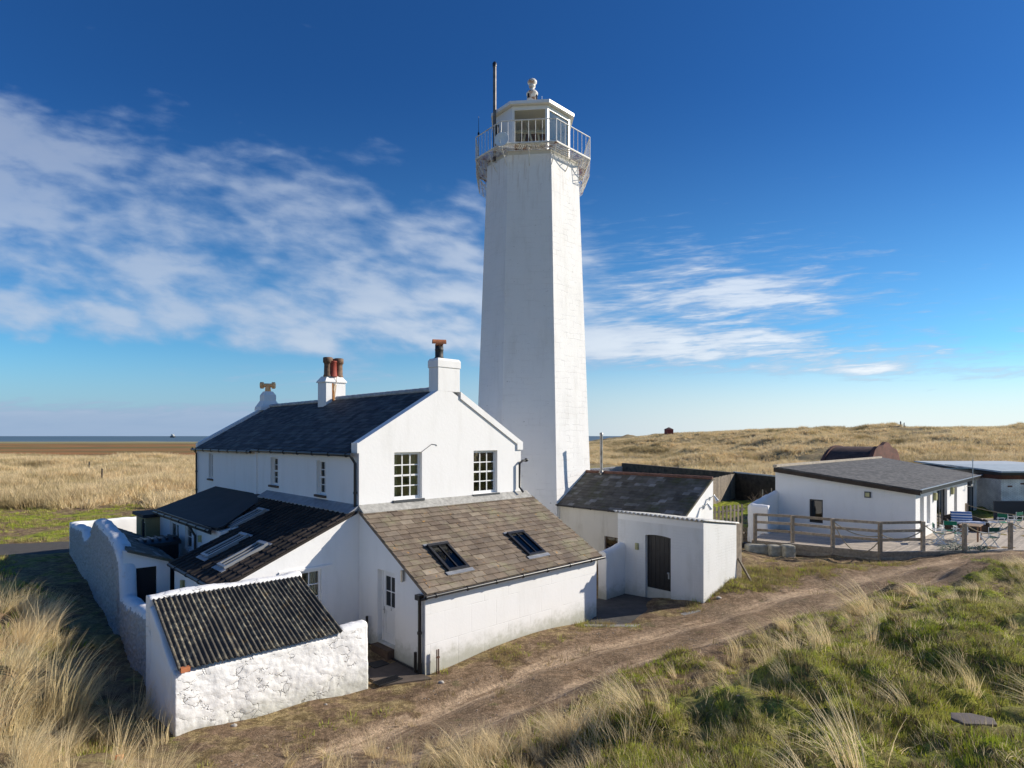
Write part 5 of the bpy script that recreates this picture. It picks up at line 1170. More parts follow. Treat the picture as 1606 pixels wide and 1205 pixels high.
# black oil tank
tk = at(246, 842, 21.0); tk.z = 0; 
tt = thing('oil_tank', tk, 'black plastic oil tank with a ribbed domed top standing in the yard', 'tank')
m = MB(); tw_, td, thh = 1.05, 1.3, 2.25; q = tk-D1*tw_/2-D2*td/2
m.obox(q, D1*tw_, D2*td, UP*thh); 
for k in range(9): m.obox(q+D2*(.06+k*.13)-D1*.02, D1*.02, D2*.06, UP*thh)
for k in range(7): m.obox(q+D1*(.06+k*.14)-D2*.02, D1*.06, D2*.02, UP*thh)
m.build('tank_body', M['dark'], tt, bevel=.015)
m = MB(); N = 10
for k in range(N):
    x0, x1 = k/N, (k+1)/N; h0, h1_ = [.22*math.sin(PI*(.12+.76*x))**.8 for x in (x0, x1)]
    m.prism([q+D2*(td*x0)-D1*.08+UP*thh, q+D2*(td*x1)-D1*.08+UP*thh, q+D2*(td*x1)-D1*.08+UP*(thh+h1_), q+D2*(td*x0)-D1*.08+UP*(thh+h0)], D1*(tw_+.16))
for k in range(5): m.obox(q+D1*(.05+k*.22)+D2*.2+UP*(thh+.17), D1*.07, D2*(td*.6), UP*.06)
m.build('ribbed_lid', M['black'], tt)
def hx(P, d, px): k = (px-CX)/F; return (k*P.y-P.x)/(d.x-k*d.y)
# ================================================================ slate-roofed annex beside the tower
nx = thing('annex', W(14.3, 1), 'low white annex with mossy grey slate roof and stovepipe behind the small hut', 'building')
NA0, NAR, NA1 = 12.3, 14.4, 14.55; NE, NRZ = 2.90, 4.22; NB0, NB1 = -3.33, 4.4; nsl = (NRZ-NE)/(NAR-NA0)
m = MB()
tw0 = hx(W(NA0, NB0), D2, 969); tw1 = hx(W(NA0, NB0), D2, 948)
wall(m, W(NA0, NB0), W(NA0, NB1), ND1, -.4, [(0, NE-.06), (NB1-NB0, NE-.06)], [(tw0-.3, tw1, .72, 1.62)], th=.25)
m.build('annex_side_wall', M['greywhite'], nx)
m = MB()
wall(m, W(NA0, NB0), W(NA1, NB0), ND2, -.4, [(0, NE-.06), (NAR-NA0, NRZ-.06), (NA1-NA0, NRZ-.06)], [], th=.25)
wall(m, W(NA1, NB0), W(NA1, NB1), D1, -.4, [(0, NRZ-.06), (NB1-NB0, NRZ-.06)], [], th=.2)
wall(m, W(NA0, NB1), W(NA1, NB1), D2, -.4, [(0, NE-.06), (NAR-NA0, NRZ-.06), (NA1-NA0, NRZ-.06)], [], th=.25)
m.build('annex_gable_wall', M['smooth'], nx)
window(nx, W(NA0, NB0+(tw0-.3+tw1)/2, .72), D2, ND1, tw1-tw0+.3, .9, 2, 2, sash=False, frame='brownstone', sill='brownstone', glass='darkglass', recess=.08)
m = MB(); tiles(m, W(NA0-.16, NB1, NE-nsl*.16), W(NA0-.16, NB0-.06, NE-nsl*.16), W(NAR, NB1, NRZ), W(NAR, NB0-.06, NRZ), 13, .36, th=.014, lift=.018, jit=.25)
m.prism([W(NAR, NB0-.06, NRZ-.012), W(NA1+.06, NB0-.06, NRZ-.03), W(NA1+.06, NB1, NRZ-.03), W(NAR, NB1, NRZ-.012)], -UP*.03)
ar = m.build('annex_roof', M['mossslate'], nx)
m = MB(); 
for i in range(18): q0 = NB0-.06+(NB1-NB0)*i/18; m.tube([W(NAR, q0, NRZ+.02), W(NAR, q0+(NB1-NB0)/18+.02, NRZ+.03)], [.075, .082], 8)
m.build('ridge_tile', simple('terracotta_ridge', (.16,.075,.05), .8, var=.4, scale=5), ar)
m = MB(); gutter(m, W(NA0-.2, NB1, NE-.12), W(NA0-.2, NB0-.05, NE-.12), .045); m.build('gutter', M['black'], nx)
fl = at(943, 748, 1); k = (943-CX)/F; tt_ = hx(W(NAR-.1, 0), D2, 943); m = MB(); q = W(NAR-.1, tt_, NRZ-.15); m.tube([q, q+UP*2.02], .07, 10); m.lathe(q+UP*1.98, [(.085,0),(.085,.1),(.0,.12)], 10); m.lathe(q+UP*.15, [(.13,0),(.09,.12)], 10); m.build('stovepipe', M['steel'], nx)
for (x, y) in ((1113, 782), (1103, 795)):
    q = hitplane(x, y, W(0, NB0, 0), ND2); m = MB(); m.tube([q, q+ND2*.22+UP*.16], .02, 6); m.tube([q+ND2*.20+UP*.12, q+ND2*.34-UP*.08], [.035,.07], 10); m.cbox(q+ND2*.01, D1*.1, UP*.14, D2*.02); m.build('flood_lamp', M['galv'], nx)
# ================================================================ small hut with arched door
hc = Vector((6.42, 20.15, 0)); ha, hb_ = ab(hc); HL = hx(hc, D2, 969); HD = hx(hc, D1, 1155)
ht = thing('hut', W(ha+HD/2, hb_+HL/2), 'small white painted brick hut with arched black door and corrugated roof edge', 'hut')
dl, dr = hx(hc, D2, 1052), hx(hc, D2, 1012)
m = MB(); HT = 3.10; DZ0, DZ1 = .10, 2.46
wall(m, W(ha, hb_), W(ha, hb_+HL), ND1, -.4, [(0, HT), (HL, HT)], [(dl, dr, DZ0, DZ1)], th=.24)
# arch spandrels over the door head
N = 10; wd_ = dr-dl
for i in range(N):
    x0, x1 = i/N, (i+1)/N; z0, z1 = [DZ1-.05*(1-math.sin(PI*x)**.8) for x in (x0, x1)]
    m.prism([W(ha+.001, hb_+dl+wd_*x0, z0), W(ha+.001, hb_+dl+wd_*x1, z1), W(ha+.001, hb_+dl+wd_*x1, DZ1+.002), W(ha+.001, hb_+dl+wd_*x0, DZ1+.002)], D1*.2)
zr1 = HT-.32
wall(m, W(ha, hb_), W(ha+HD, hb_), ND2, -.4, [(0, HT), (HD, zr1)], [], th=.24)
wall(m, W(ha+HD, hb_), W(ha+HD, hb_+HL), D1, -.4, [(0, zr1), (HL, zr1)], [], th=.24); wall(m, W(ha, hb_+HL), W(ha+HD, hb_+HL), D2, -.4, [(0, HT), (HD, zr1)], [], th=.24)
m.build('hut_wall', M['old'], ht)
m = MB(); m.obox(W(ha-.006, hb_, HT-.22), D1*.006, D2*HL, UP*.20); m.build('fascia_board', M['frame'], ht)
m = MB(); corrugated(m, W(ha+HD+.12, hb_-.06, zr1+.05), W(ha+HD+.12, hb_+HL+.1, zr1+.05), W(ha-.16, hb_-.06, HT+.08), W(ha-.16, hb_+HL+.1, HT+.08), pitch=.18, amp=.04, th=.014); m.build('corrugated_roof', M['palecorr'], ht)
m = MB(); 
for i in range(6): m.obox(W(ha+.14, hb_+dl+wd_*i/6+.004, DZ0+.42), D2*(wd_/6-.008), UP*(DZ1-DZ0-.42), D1*.03)
m.obox(W(ha+.125, hb_+dl+.03, DZ1-.62), D2*(wd_*.6), UP*.05, D1*.015); m.obox(W(ha+.135, hb_+dl+.01, DZ0+.415), D2*(wd_-.02), UP*.05, D1*.03)
dd_ = m.build('door', M['blackwood'], ht, label='black boarded door under a shallow arch')
m = MB(); m.lathe(W(ha+.13, hb_+dl+.16, DZ0+1.05), [(.03,0),(.035,.05),(.0,.06)], 10, axis=ND1); m.cbox(W(ha+.13, hb_+dl+.16, DZ0+.95), D1*.012, D2*.05, UP*.22); m.build('handle', M['galv'], dd_)
m = MB(); m.obox(W(ha+.10, hb_+dl+.002, DZ0), D2*(wd_-.004), UP*.41, D1*.05); m.build('kick_board', M['greywhite'], ht)
q = hitplane(999.5, 857, W(ha, 0, 0), ND1); m = MB(); m.cbox(q+ND1*.03, D1*.07, D2*.13, UP*.24); m.cbox(q+ND1*.07, D1*.03, D2*.09, UP*.17); m.build('bulkhead_lamp', M['lampbrass'], ht, bevel=.01)
m = MB(); m.obox(W(ha-.30, hb_+.4, -.1), D1*.30, D2*(HL-.5), UP*.19); m.build('doorstep', M['stoneblock'], ht, bevel=.03)
# weathered boards closing the gap beside the hut
bw = thing('board_screen', W(ha+HD+.2, hb_-.1), 'tall weathered board screen at the right side of the arched-door hut', 'fence')
m = MB(); 
for i in range(3): m.obox(W(ha+HD+.02+i*.15, hb_+.02, .3), D1*.14, D2*.03, UP*(zr1-.28+random.uniform(-.02,.02)), random.random())
m.build('boards', M['fencewood'], bw)
m = MB(); p = W(ha+HD+.10, hb_-.02, 1.55); q_ = W(ha+HD+.42, hb_-.35, .72); m.tube([p, q_], .045, 4, smooth=False); m.build('leaning_prop', M['fencewood'], bw)
# stub wall between the house and the hut
L0 = W(ha, hb_+HL); sw = thing('stub_wall', L0-D1*.5, 'short thick white wall between the brown-roofed extension and the hut', 'wall')
m = MB(); p1 = L0-D1*1.15-D2*.15; p0 = L0+D1*.12-D2*.15
rough_wall(m, [(p0.x, p0.y, -.3, 2.02, .36), (p1.x, p1.y, -.3, 1.82, .36)], step=.08, vs=.1, amp=.03, seed=31, rnd=.12); m.build('wall_face', M['smooth'], sw)
# paved yard in front of the hut and by the house door
m = MB(); P = [gz(936, 971, .0), gz(905, 985, .0), gz(1000, 980, .06), gz(1092, 957, .20)]
pv = [W(6.84, EB+.02), gz(915, 984, 0), gz(1000, 985, .05), gz(1095, 961, .18), hc+Vector((0,.0,0)), W(ha, hb_+HL), W(6.9, hb_+HL)]
zv = [.07, .05, .10, .25, .26, .10, .07]
m.prism([Vector((p.x, p.y, z)) for p, z in zip(pv, zv)], -UP*.3); yo = m.build('pavement', M['tarmac']); yo['kind'] = 'structure'; yo['label'] = 'dark tarmac apron in front of the arched door'
m = MB(); ks = [Vector((p.x, p.y, z+.05)) for p, z in zip(pv[1:4], zv[1:4])]
for a_, b_ in zip(ks[:-1], ks[1:]): m.obox(a_-UP*.2, (b_-a_)*.995, Vector((.02,-.22,0)), UP*.2)
yo = m.build('kerb', M['concrete']); yo['kind'] = 'structure'; yo['label'] = 'concrete kerb along the tarmac apron'
m = MB(); m.prism([W(-1.15, EB+.15, .045), W(-.04, EB-.32, .04), W(-.04, -.02, .05), W(-1.15, -.02, .05)], -UP*.25)
yo = m.build('yard_paving', simple('dark_stone_paving', (.10,.078,.062), .85, var=.4, scale=2.5, bump=.5, bscale=30)); yo['kind'] = 'structure'; yo['label'] = 'dark stone paving outside the white half-glazed door'
m = MB(); g0 = gz(585, 1072, .05); 
for i in range(18): m.obox(g0+D1*(i*.036), D1*.018, D2*-.26, UP*.03)
m.obox(g0-D2*.28, D1*.66, D2*.02, UP*.032); m.obox(g0, D1*.66, D2*.02, UP*.032)
tag(m.build('drain_grate', M['black']), 'dark slotted drain grate set in the paving by the store shed', 'grate')
m = MB(); q = W(-.75, -2.1, .055); m.obox(q, D1*.45, D2*.7, UP*.012); tag(m.build('door_mat', M['potblack']), 'dark door mat on the paving outside the white door', 'mat')
# ================================================================ long rendered building on the right
ec = thing('long_building', Vector((22, 36, 0)), 'long low white building with grey felt roof beside the timber deck', 'building')
EF = at(1436, 770, 28.75); EF.z = 0; zF = 3.38; zL = 4.15; zdk = 1.0
tL = hx(EF, D2, 1216); EL = EF+D2*tL; tR = 15.6; tRb = 20.0
ER = EF+D1*tR; EBk = EL+D1*tRb
m = MB()
w0, w1 = hx(EF, D2, 1290.5), hx(EF, D2, 1269.5)
wall(m, EF, EL, ND1, -.2, [(0, zF), (tL, zL)], [(w0, w1, 1.38, 2.62)], th=.3)
m.build('side_wall', M['smooth'], ec)
mL_ = MB(); T_ = lambda x: hx(EF, D1, x)
hol = [(T_(1443), T_(1449), 1.55, 3.0), (T_(1453.5), T_(1459), 1.55, 3.0), (T_(1469), T_(1485.5), zdk, 3.1), (T_(1496.5), T_(1501), 1.3, 3.05), (T_(1517), T_(1530), zdk, 3.15)]
wall(mL_, EF, ER, ND2, -.2, [(0, zF), (tR, zF)], hol, th=.3)
mL_.build('front_wall', M['smooth'], ec)
m = MB(); n_ = (ER-EBk).cross(UP).normalized(); wall(m, EL, EBk, D2, -.2, [(0, zL), (tRb, zL)], [], th=.3); wall(m, ER, EBk, D1, -.2, [(0, zF), ((EBk-ER).length, zL)], [], th=.3); m.build('back_wall', M['smooth'], ec)
q = EF+D2*((w0+w1)/2)+UP*1.38; window(ec, q, D2, ND1, w1-w0, 1.24, 1, 1, sash=False, frame='black', sill=None, glass='darkglass', recess=.05, fw=.07)
for i, h in enumerate(hol):
    q = EF+D1*((h[0]+h[1])/2)+UP*h[2]
    window(ec, q, D1, ND2, h[1]-h[0], h[3]-h[2], 2 if i in (2, 4) else 1, 1, sash=False, frame='frame' if i < 2 else 'slatesill', sill='frame' if i < 2 else None, glass='darkglass', recess=.12, fw=.07, mun=.1, name='glazed_door' if i in (2, 4) else 'window')
m = MB(); uo = ND2*.25; ro = [EF+ND1*.22+uo+UP*(zF-.0), ER+D1*.2+uo+UP*zF, EBk+D1*.2+UP*(zL+.10), EL+ND1*.22+UP*(zL+.10)]
nsub = 1; m.prism([p+UP*.06 for p in ro], -UP*.12); rb = m.build('felt_roof', M['shingle'], ec)
m = MB(); a_, b_ = ro[3]+UP*.07, ro[0]+UP*.06
m.obox(EL+ND1*.25+UP*(zL-.14)+D2*.0, D1*.03, (EF+uo+UP*(zF-.20))-(EL+UP*(zL-.14)), UP*.2); m.build('verge_board', simple('dark_brown_board', (.05,.035,.025), .8, var=.3), rb)
m = MB(); m.obox(EF+uo+ND1*.22+UP*(zF-.12)+ND2*.02, D1*(tR+.4), ND2*.03, UP*.14); m.build('eaves_board', M['black'], rb)
m = MB(); m.obox(EF+uo*1.25+ND1*.22+UP*(zF+.05), D1*(tR+.42), D2*.08, UP*.035); m.build('eaves_trim', M['galv'], rb)
m = MB(); m.obox(EL+ND1*.3+D2*.02+UP*(zL+.10), D1*(tRb*.98), D2*-.22, UP*.16); m.build('back_coping', simple('sandy_coping', (.42,.36,.28), .9, var=.25, scale=4), ec)
q = hitplane(1361, 776, EF, ND1); m = MB(); m.cbox(q+ND1*.03, D1*.06, D2*.28, UP*.30); l_ = m.build('bulkhead_lamp', M['slatesill'], ec); m = MB(); m.cbox(q+ND1*.07, D1*.03, D2*.19, UP*.2); m.build('lamp_lens', M['lampbrass'], l_)
for x, y in ((1464, 779), (1491, 770)):
    q = hitplane(x, y, EF, ND2); m = MB(); m.cbox(q+ND2*.07, D1*.14, D2*.12, UP*.40); m.cbox(q+ND2*.07+D1*.22, D1*.12, D2*.12, UP*.34); m.build('wall_lantern', M['lampbrass'], ec)
m = MB(); q = EF+D1*T_(1515.5)+ND2*.32; m.tube([q+UP*2.9, q+UP*4.55], .025, 5); m.tube([q+UP*3.0, q+UP*3.0-D1*.5], .02, 5); m.tube([q+UP*2.9, q+UP*2.9+D2*.3], .02, 5); m.build('roof_pole', M['galv'], ec)
# white pillar and shaded wall left of it
pw = thing('garden_wall', EL-D1*1.5, 'white garden wall with rounded end pillar running up to the long building', 'wall')
pe = EL-D1*hx(EL, ND1, 1181)
m = MB(); p0 = EL; p1 = EL-D1*2.85
rough_wall(m, [(p0.x, p0.y, -.1, 2.95, .32), (p1.x, p1.y, -.1, 2.5, .32), (p1.x-.15, p1.y-.14, -.1, 2.4, .32)], step=.12, vs=.14, amp=.04, seed=41, rnd=.14); m.build('wall_face', M['smooth'], pw)
m = MB(); q = EL-D1*2.9-D2*.9
rough_wall(m, [(q.x, q.y, -.1, 2.42, .42), (p1.x-.1, p1.y-.1, -.1, 2.46, .42)], step=.1, vs=.12, amp=.04, seed=44, rnd=.15); m.build('end_pillar', M['smooth'], pw)
m = MB(); qb = q+ND1*.24+UP*1.75; m.cbox(qb, D1*.1, D2*.12, UP*.26); m.build('switch_box', M['galv'], pw)
# ---------------------------------------------------------------- deck
dk = thing('timber_deck', Vector((17, 28, .3)), 'raised timber deck with grey fascia boards around the long building', 'deck')
A_ = Vector((11.55, 28.95, 0)); B_ = Vector((15.9, 26.0, 0)); C_ = Vector((18.6, 26.15, 0)); D_ = Vector((40, 27.4, 0)); zd_ = 1.0
def ed(P): return Vector((P.x, P.y, 0))
m = MB()
# narrow walkway boards run along its length, terrace boards run away from the viewer
nrm_ = (B_-A_).cross(UP).normalized()*-1; nrm_ = nrm_ if nrm_.y > 0 else -nrm_; dw = (B_-A_).normalized()
for k in range(22):
    o = nrm_*(k*.145); pA = A_+o; pB = B_+o
    tB = (B_-A_).length+k*.05; m.obox(pA+UP*(zd_-.03), dw*tB, nrm_*.138, UP*.03, random.random())
m.build('walkway_boards', M['deckwood'], dk)
m = MB(); ud = Vector((1, .055, 0)).normalized(); vd = Vector((.74,.67,0)).normalized()
k = 0; x = 0
while x < 17.5:
    p = B_+ud*x; m.obox(p+UP*(zd_-.036)+D1*.02, ud*.152, D1*(15.0), UP*.03, random.random()); x += .162
m.build('terrace_boards', M['deckwood'], dk)
def fascia(P, Q, z0, z1, name='fascia_board'):
    m = MB(); u_ = (Q-P).normalized(); n_ = u_.cross(UP); n_ = n_ if n_.y < 0 else -n_; h = (z1-z0)/2
    for j in range(2): m.obox(P+UP*(z0+j*h)+n_*.005*j, Q-P, n_*.035, UP*(h-.012), random.random())
    m.build(name, M['wood'], dk)
fascia(A_, B_, .50, .985); fascia(B_+D1*0, C_, .62, .985); fascia(C_, Vector((23.5, 26.45, 0)), .80, .985); 
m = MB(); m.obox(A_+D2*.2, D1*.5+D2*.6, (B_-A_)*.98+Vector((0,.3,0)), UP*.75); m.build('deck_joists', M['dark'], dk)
# rail fence and rope posts
rf_ = thing('deck_railing', Vector((14, 27.5, zd_)), 'grey timber post-and-rail fence along the walkway edge of the deck', 'railing')
posts = [at(1183.6, 847, 28.9), at(1242, 848, 28.2), at(1305, 855, 27.1), at(1379, 865, 26.05), at(1446, 862, 26.25), at(1511, 863, 26.3), at(1583, 861, 26.6)]
posts = [Vector((p.x, p.y, zd_-.35)) for p in posts]+[Vector((25.3, 26.8, zd_-.35))]
for i, p in enumerate(posts[:5]):
    m = MB(); m.cbox(p+UP*.80+Vector((0,-.06,0)), (.14,0,0), (0,.14,0), (0,0,1.66), random.random()); m.build('post', M['wood'], rf_, bevel=.01)
for i in range(4):
    a_, b_ = posts[i], posts[i+1]; u_ = (b_-a_).normalized(); n_ = u_.cross(UP); n_ = n_ if n_.y < 0 else -n_
    for z in (.78, 1.16, 1.52): m = MB(); m.obox(a_+UP*z+n_*.0, b_-a_, n_*-.05, UP*.12, random.random()); m.build('rail', M['wood'], rf_)
rp = thing('rope_fence', posts[5]+UP*.3, 'square timber posts joined by sagging rope along the terrace edge', 'rope fence')
for p in posts[5:]:
    m = MB(); m.cbox(p+UP*.76+Vector((0,-.06,0)), (.14,0,0), (0,.14,0), (0,0,1.56), random.random()); m.build('post', M['wood'], rp, bevel=.012)
def rope(par, a, b, sag, z=1.5, z2=None):
    m = MB(); a = a+UP*z; b = b+UP*(z if z2 is None else z2); P = [a.lerp(b, t/14)-UP*(4*sag*(t/14)*(1-t/14)) for t in range(15)]; m.tube([p+Vector((0,-.13,0)) for p in P], .022, 6); m.build('rope', M['rope'], par)
rope(rf_, posts[2], posts[3], .95, 1.45, .95); rope(rf_, posts[2], posts[3], .25, 1.5, 1.05); rope(rf_, posts[3], posts[4], .3, 1.1, 1.3)
rope(rp, posts[4], posts[5], .42); rope(rp, posts[5], posts[6], .42); rope(rp, posts[6], posts[7], .42)
fp2 = at(1516, 800, 33.5); fp2.z = zd_; rp2 = thing('rope_barrier', fp2, 'pale rope strung between far posts behind the wicker sofa', 'rope fence')
m = MB(); m.cbox(fp2+UP*.6, (.11,0,0), (0,.11,0), (0,0,1.3)); m.build('post', M['wood'], rp2); fp3 = Vector((fp2.x+3.1, fp2.y-1.6, zd_)); m = MB(); m.cbox(fp3+UP*.35, (.11,0,0), (0,.11,0), (0,0,.9)); m.build('post', M['wood'], rp2); rope(rp2, fp2, fp3, .2, 1.15, .8)
# stones under the deck corner
for i, (x, y, w_, lb) in enumerate(((1186, 862, .95, 'large squared grey stone under the deck corner, nearest the hut'), (1214, 863, .5, 'greenish squared stone, second from the hut under the deck'), (1236, 863, .5, 'small pale stone, third from the hut under the deck'))):
    q = at(x, y, 28.1-i*.35); m = MB(); m.cbox(q-UP*.15, (w_,0,0), (0,.5,0), (0,0,.78), 0); tag(m.build('stone_block', M['stoneblock'], bevel=.07), lb, 'stone block', group='stone blocks under the deck corner')
# ---------------------------------------------------------------- deck furniture
def director_chair(mat):
    r = thing('directors_chair', (0, 0, 0), 'x', 'chair', 'green canvas folding chairs on the terrace'); F_ = M['frame']
    def b(name, f, mt=F_): m = MB(); f(m); return m.build(name, mt, r)
    for s in (-1, 1):
        b('leg', lambda m: m.tube([(s*.26,-.20,.0),(s*.26,.20,.46)], .028, 4, smooth=False)); b('leg', lambda m: m.tube([(s*.26,.20,.0),(s*.26,-.20,.46)], .028, 4, smooth=False))
        b('runner', lambda m: m.cbox((s*.26,0,.02), (.035,0,0), (0,.5,0), (0,0,.035)))
        b('armrest', lambda m: m.cbox((s*.27,0,.64), (.07,0,0), (0,.52,0), (0,0,.03)))
        b('arm_post', lambda m: m.cbox((s*.26,-.19,.54), (.03,0,0), (0,.03,0), (0,0,.2)))
        b('back_post', lambda m: m.cbox((s*.26,.21,.68), (.03,0,0), (0,.03,0), (0,0,.48)))
        b('seat_rail', lambda m: m.cbox((s*.26,0,.46), (.03,0,0), (0,.46,0), (0,0,.035)))
    def cloth(m):
        V = []; 
        for i in range(9):
            x = -.25+.5*i/8; z = .455-.03*math.sin(PI*i/8)
            V += [Vector((x,-.2,z)), Vector((x,.2,z)), Vector((x,-.2,z-.008)), Vector((x,.2,z-.008))]
        m.mesh(V, [f for i in range(8) for f in ((4*i,4*i+4,4*i+5,4*i+1),(4*i+2,4*i+3,4*i+7,4*i+6),(4*i,4*i+2,4*i+6,4*i+4),(4*i+1,4*i+5,4*i+7,4*i+3))])
    b('seat', cloth, mat)
    b('backrest', lambda m: m.cbox((0,.22,.81), (.53,0,0), (0,.035,0), (0,0,.19)), mat)
    return r
c1 = director_chair(M['green'])
spots = [(1473, 852, 62, 'green canvas folding chair nearest the white wall, seen side-on behind the rope'), (1488, 846, 160, 'green canvas folding chair with white arms facing the viewer beside the wicker sofa'), (1506, 852, 250, 'green folding chair tucked against the wooden table, its back hidden'),
         (1592, 829, 200, 'green backed folding chair at the far right edge of the terrace'), (1578, 833, 100, 'green seated folding chair turned side-on near the far right rope')]
base = zd_
def place(x, y): p = gz(x, y, base); return Vector((p.x, p.y, base))
c1.location = place(spots[0][0], spots[0][1]); c1.rotation_euler = (0, 0, R(spots[0][2])); c1['label'] = spots[0][3]
for (x, y, a_, lb) in spots[1:]: dup(c1, place(x, y), R(a_), lb)
c2 = director_chair(M['dkgreen']); c2.location = place(1552, 858); c2.rotation_euler = (0, 0, R(175)); c2.rotation_euler = (0, 0, R(-8+180)); c2['label'] = 'dark green folding chair seen from behind between the two rope posts'
c2.rotation_euler = (0, 0, R(188-180+180))
tb = thing('wooden_table', place(1523, 847), 'red-brown wooden table in the middle of the folding chairs', 'table'); o = tb.location
m = MB(); m.cbox(o+UP*.72, D1*1.0, D2*.8, UP*.035); m.build('table_top', simple('sunbleached_table_top', (.30,.20,.12), .7, var=.2, scale=8), tb)
for sx in (-1, 1):
    for sy in (-1, 1): m = MB(); m.cbox(o+D1*.42*sx+D2*.32*sy+UP*.35, (.05,0,0), (0,.05,0), (0,0,.70)); m.build('leg', M['redwood'], tb)
st_ = thing('side_table', place(1554, 834), 'small white folding side table behind the wooden table', 'table'); o = st_.location
m = MB(); m.cbox(o+UP*.5, (.62,0,0), (0,.42,0), (0,0,.03)); m.build('table_top', M['frame'], st_)
for s in (-1, 1): m = MB(); m.tube([o+Vector((-.25*s,.12,0)), o+Vector((.25*s,.12,.49))], .018, 4, smooth=False); m.tube([o+Vector((-.25*s,-.12,0)), o+Vector((.25*s,-.12,.49))], .018, 4, smooth=False); m.build('leg', M['galv'], st_)
sf = thing('wicker_sofa', place(1515, 832), 'low brown wicker sofa with blue and white striped cushions', 'sofa'); o = sf.location
U_ = Vector((.93,-.36,0)); V_ = Vector((.36,.93,0))
m = MB(); m.obox(o-U_*.85-V_*.35, U_*1.7, V_*.7, UP*.36); m.build('base', M['wicker'], sf, bevel=.04)
m = MB(); m.prism([o-U_*.9+V_*.28, o+U_*.9+V_*.28, o+U_*.9+V_*.28+UP*.55, o+U_*.5+V_*.28+UP*.72, o-U_*.5+V_*.28+UP*.85, o-U_*.9+V_*.28+UP*.7], V_*.1); m.build('backrest', M['wicker'], sf, bevel=.03)
for s in (-1, 1): m = MB(); m.prism([o+U_*.83*s-V_*.38, o+U_*.83*s+V_*.3, o+U_*.83*s+V_*.3+UP*.62, o+U_*.83*s-V_*.1+UP*.60, o+U_*.83*s-V_*.38+UP*.42], U_*.1*s); m.build('armrest', M['wicker'], sf, bevel=.03)
def stripes():
    m, nt, b, out = newmat('blue_white_stripes'); T = NT(nt); uv = T.n('ShaderNodeUVMap').outputs[0]; w_ = T.n('ShaderNodeTexWave'); T.L(uv, w_.inputs[0]); w_.inputs['Scale'].default_value = 2.2; w_.bands_direction = 'Y'
    T.L(T.mix(T.sst(w_.outputs[1], .45, .55), (.75,.76,.78), (.02,.13,.42)), b.inputs['Base Color']); b.inputs['Roughness'].default_value = .9; return m
sm_ = stripes()
m = MB(); m.obox(o-U_*.78-V_*.32+UP*.37, U_*1.56, V_*.58, UP*.12); m.build('seat_cushion', sm_, sf, bevel=.03)
m = MB(); m.obox(o-U_*.62+V_*.12+UP*.50, U_*.95, V_*.12+UP*-.0, UP*.46+V_*.14); m.build('back_cushion', sm_, sf, bevel=.03)
# low silver-leaved shrub at the terrace edge
def leafbush(name, ctr, rx, ry, rz_, n, mat, label, cat, size=.05, up=.6):
    r = thing(name, ctr, label, cat); m = MB()
    for i in range(n):
        a = random.uniform(0, 2*PI); rr = random.random()**.5; h = random.random(); p = ctr+Vector((rx*rr*math.cos(a), ry*rr*math.sin(a), rz_*h*(1-.5*rr)))
        u_ = Vector((random.gauss(0,1), random.gauss(0,1), random.gauss(up,.6))).normalized(); v_ = u_.orthogonal().normalized(); s = size*random.uniform(.6,1.4)
        m.face([p-v_*s*.3, p+u_*s, p+v_*s*.3, p-u_*s*.4], random.random())
    m.build('foliage', mat, r)
    m = MB()
    for i in range(10): a = random.uniform(0, 2*PI); m.tube([ctr, ctr+Vector((rx*.7*math.cos(a), ry*.7*math.sin(a), rz_*random.uniform(.5,.95)))], [.012,.004], 4)
    m.build('stem', M['dryplant'], r); return r
q = place(1490, 862); q.z = .95; leafbush('silver_shrub', q+Vector((.1,-.1,0)), .75, .35, .42, 700, M['silverleaf'], 'low silver-green shrub at the terrace edge in front of the chairs', 'shrub')
q = place(1535, 862); q.z = .95; leafbush('green_shrub', q+Vector((0,-.05,0)), .45, .25, .30, 350, simple('deep_green_leaves', (.01,.09,.05), .6, var=.4), 'small deep green plant behind the rope at the terrace edge', 'plant')
# ---------------------------------------------------------------- far right brick blocks
gb = thing('brick_store', Vector((31, 40, 0)), 'painted brick store with a pale flat roof at the far right', 'building')
def blk(x0, x1, yt, Y, z0, dep, mat, name, rz_=.0):
    p0 = at(x0, yt, Y); p1 = at(x1, yt, Y-(.0)); m = MB(); m.obox(Vector((p0.x, Y, z0)), Vector((p1.x-p0.x, 0, 0)), Vector((0, dep, 0)), UP*(p0.z-z0)); return m, p0, p1
m, p0, p1 = blk(1570, 1720, 752, 38.5, .5, 5, None, ''); m.build('white_brick_wall', M['whitebrick'], gb)
m = MB(); m.obox(Vector((p0.x-.05, 38.45, p0.z)), Vector((p1.x-p0.x, 0, 0)), Vector((0, 5, 0)), UP*.28); m.build('brick_band', M['brick'], gb)
m = MB(); m.obox(Vector((p0.x-.3, 38.1, p0.z+.28)), Vector((p1.x-p0.x, 0, 0)), Vector((0, 5.6, 0)), UP*.16); m.build('roof_edge', M['black'], gb)
m = MB(); m.prism([Vector((p0.x-.35, 38.0, p0.z+.45)), Vector((p1.x, 38.0, p0.z+.45)), Vector((p1.x, 44, p0.z+.62)), Vector((p0.x+.35, 44, p0.z+.62))], UP*.1); m.build('flat_roof', simple('pale_blue_grey_roofing', (.42,.48,.50), .6, var=.15), gb)
for x, y in ((1584, 763), (1604, 759)): m = MB(); q = at(x, y, 38.48); m.cbox(q, (.28,0,0), (0,.02,0), (0,0,.09)); m.build('bare_brick_patch', M['brick'], gb)
gc_ = thing('flat_roofed_shed', Vector((30, 46, 0)), 'lower sandy brick shed with dark doorway, left of the brick store', 'building')
pL = at(1532, 742, 46.0); pR = at(1640, 742, 46.0)
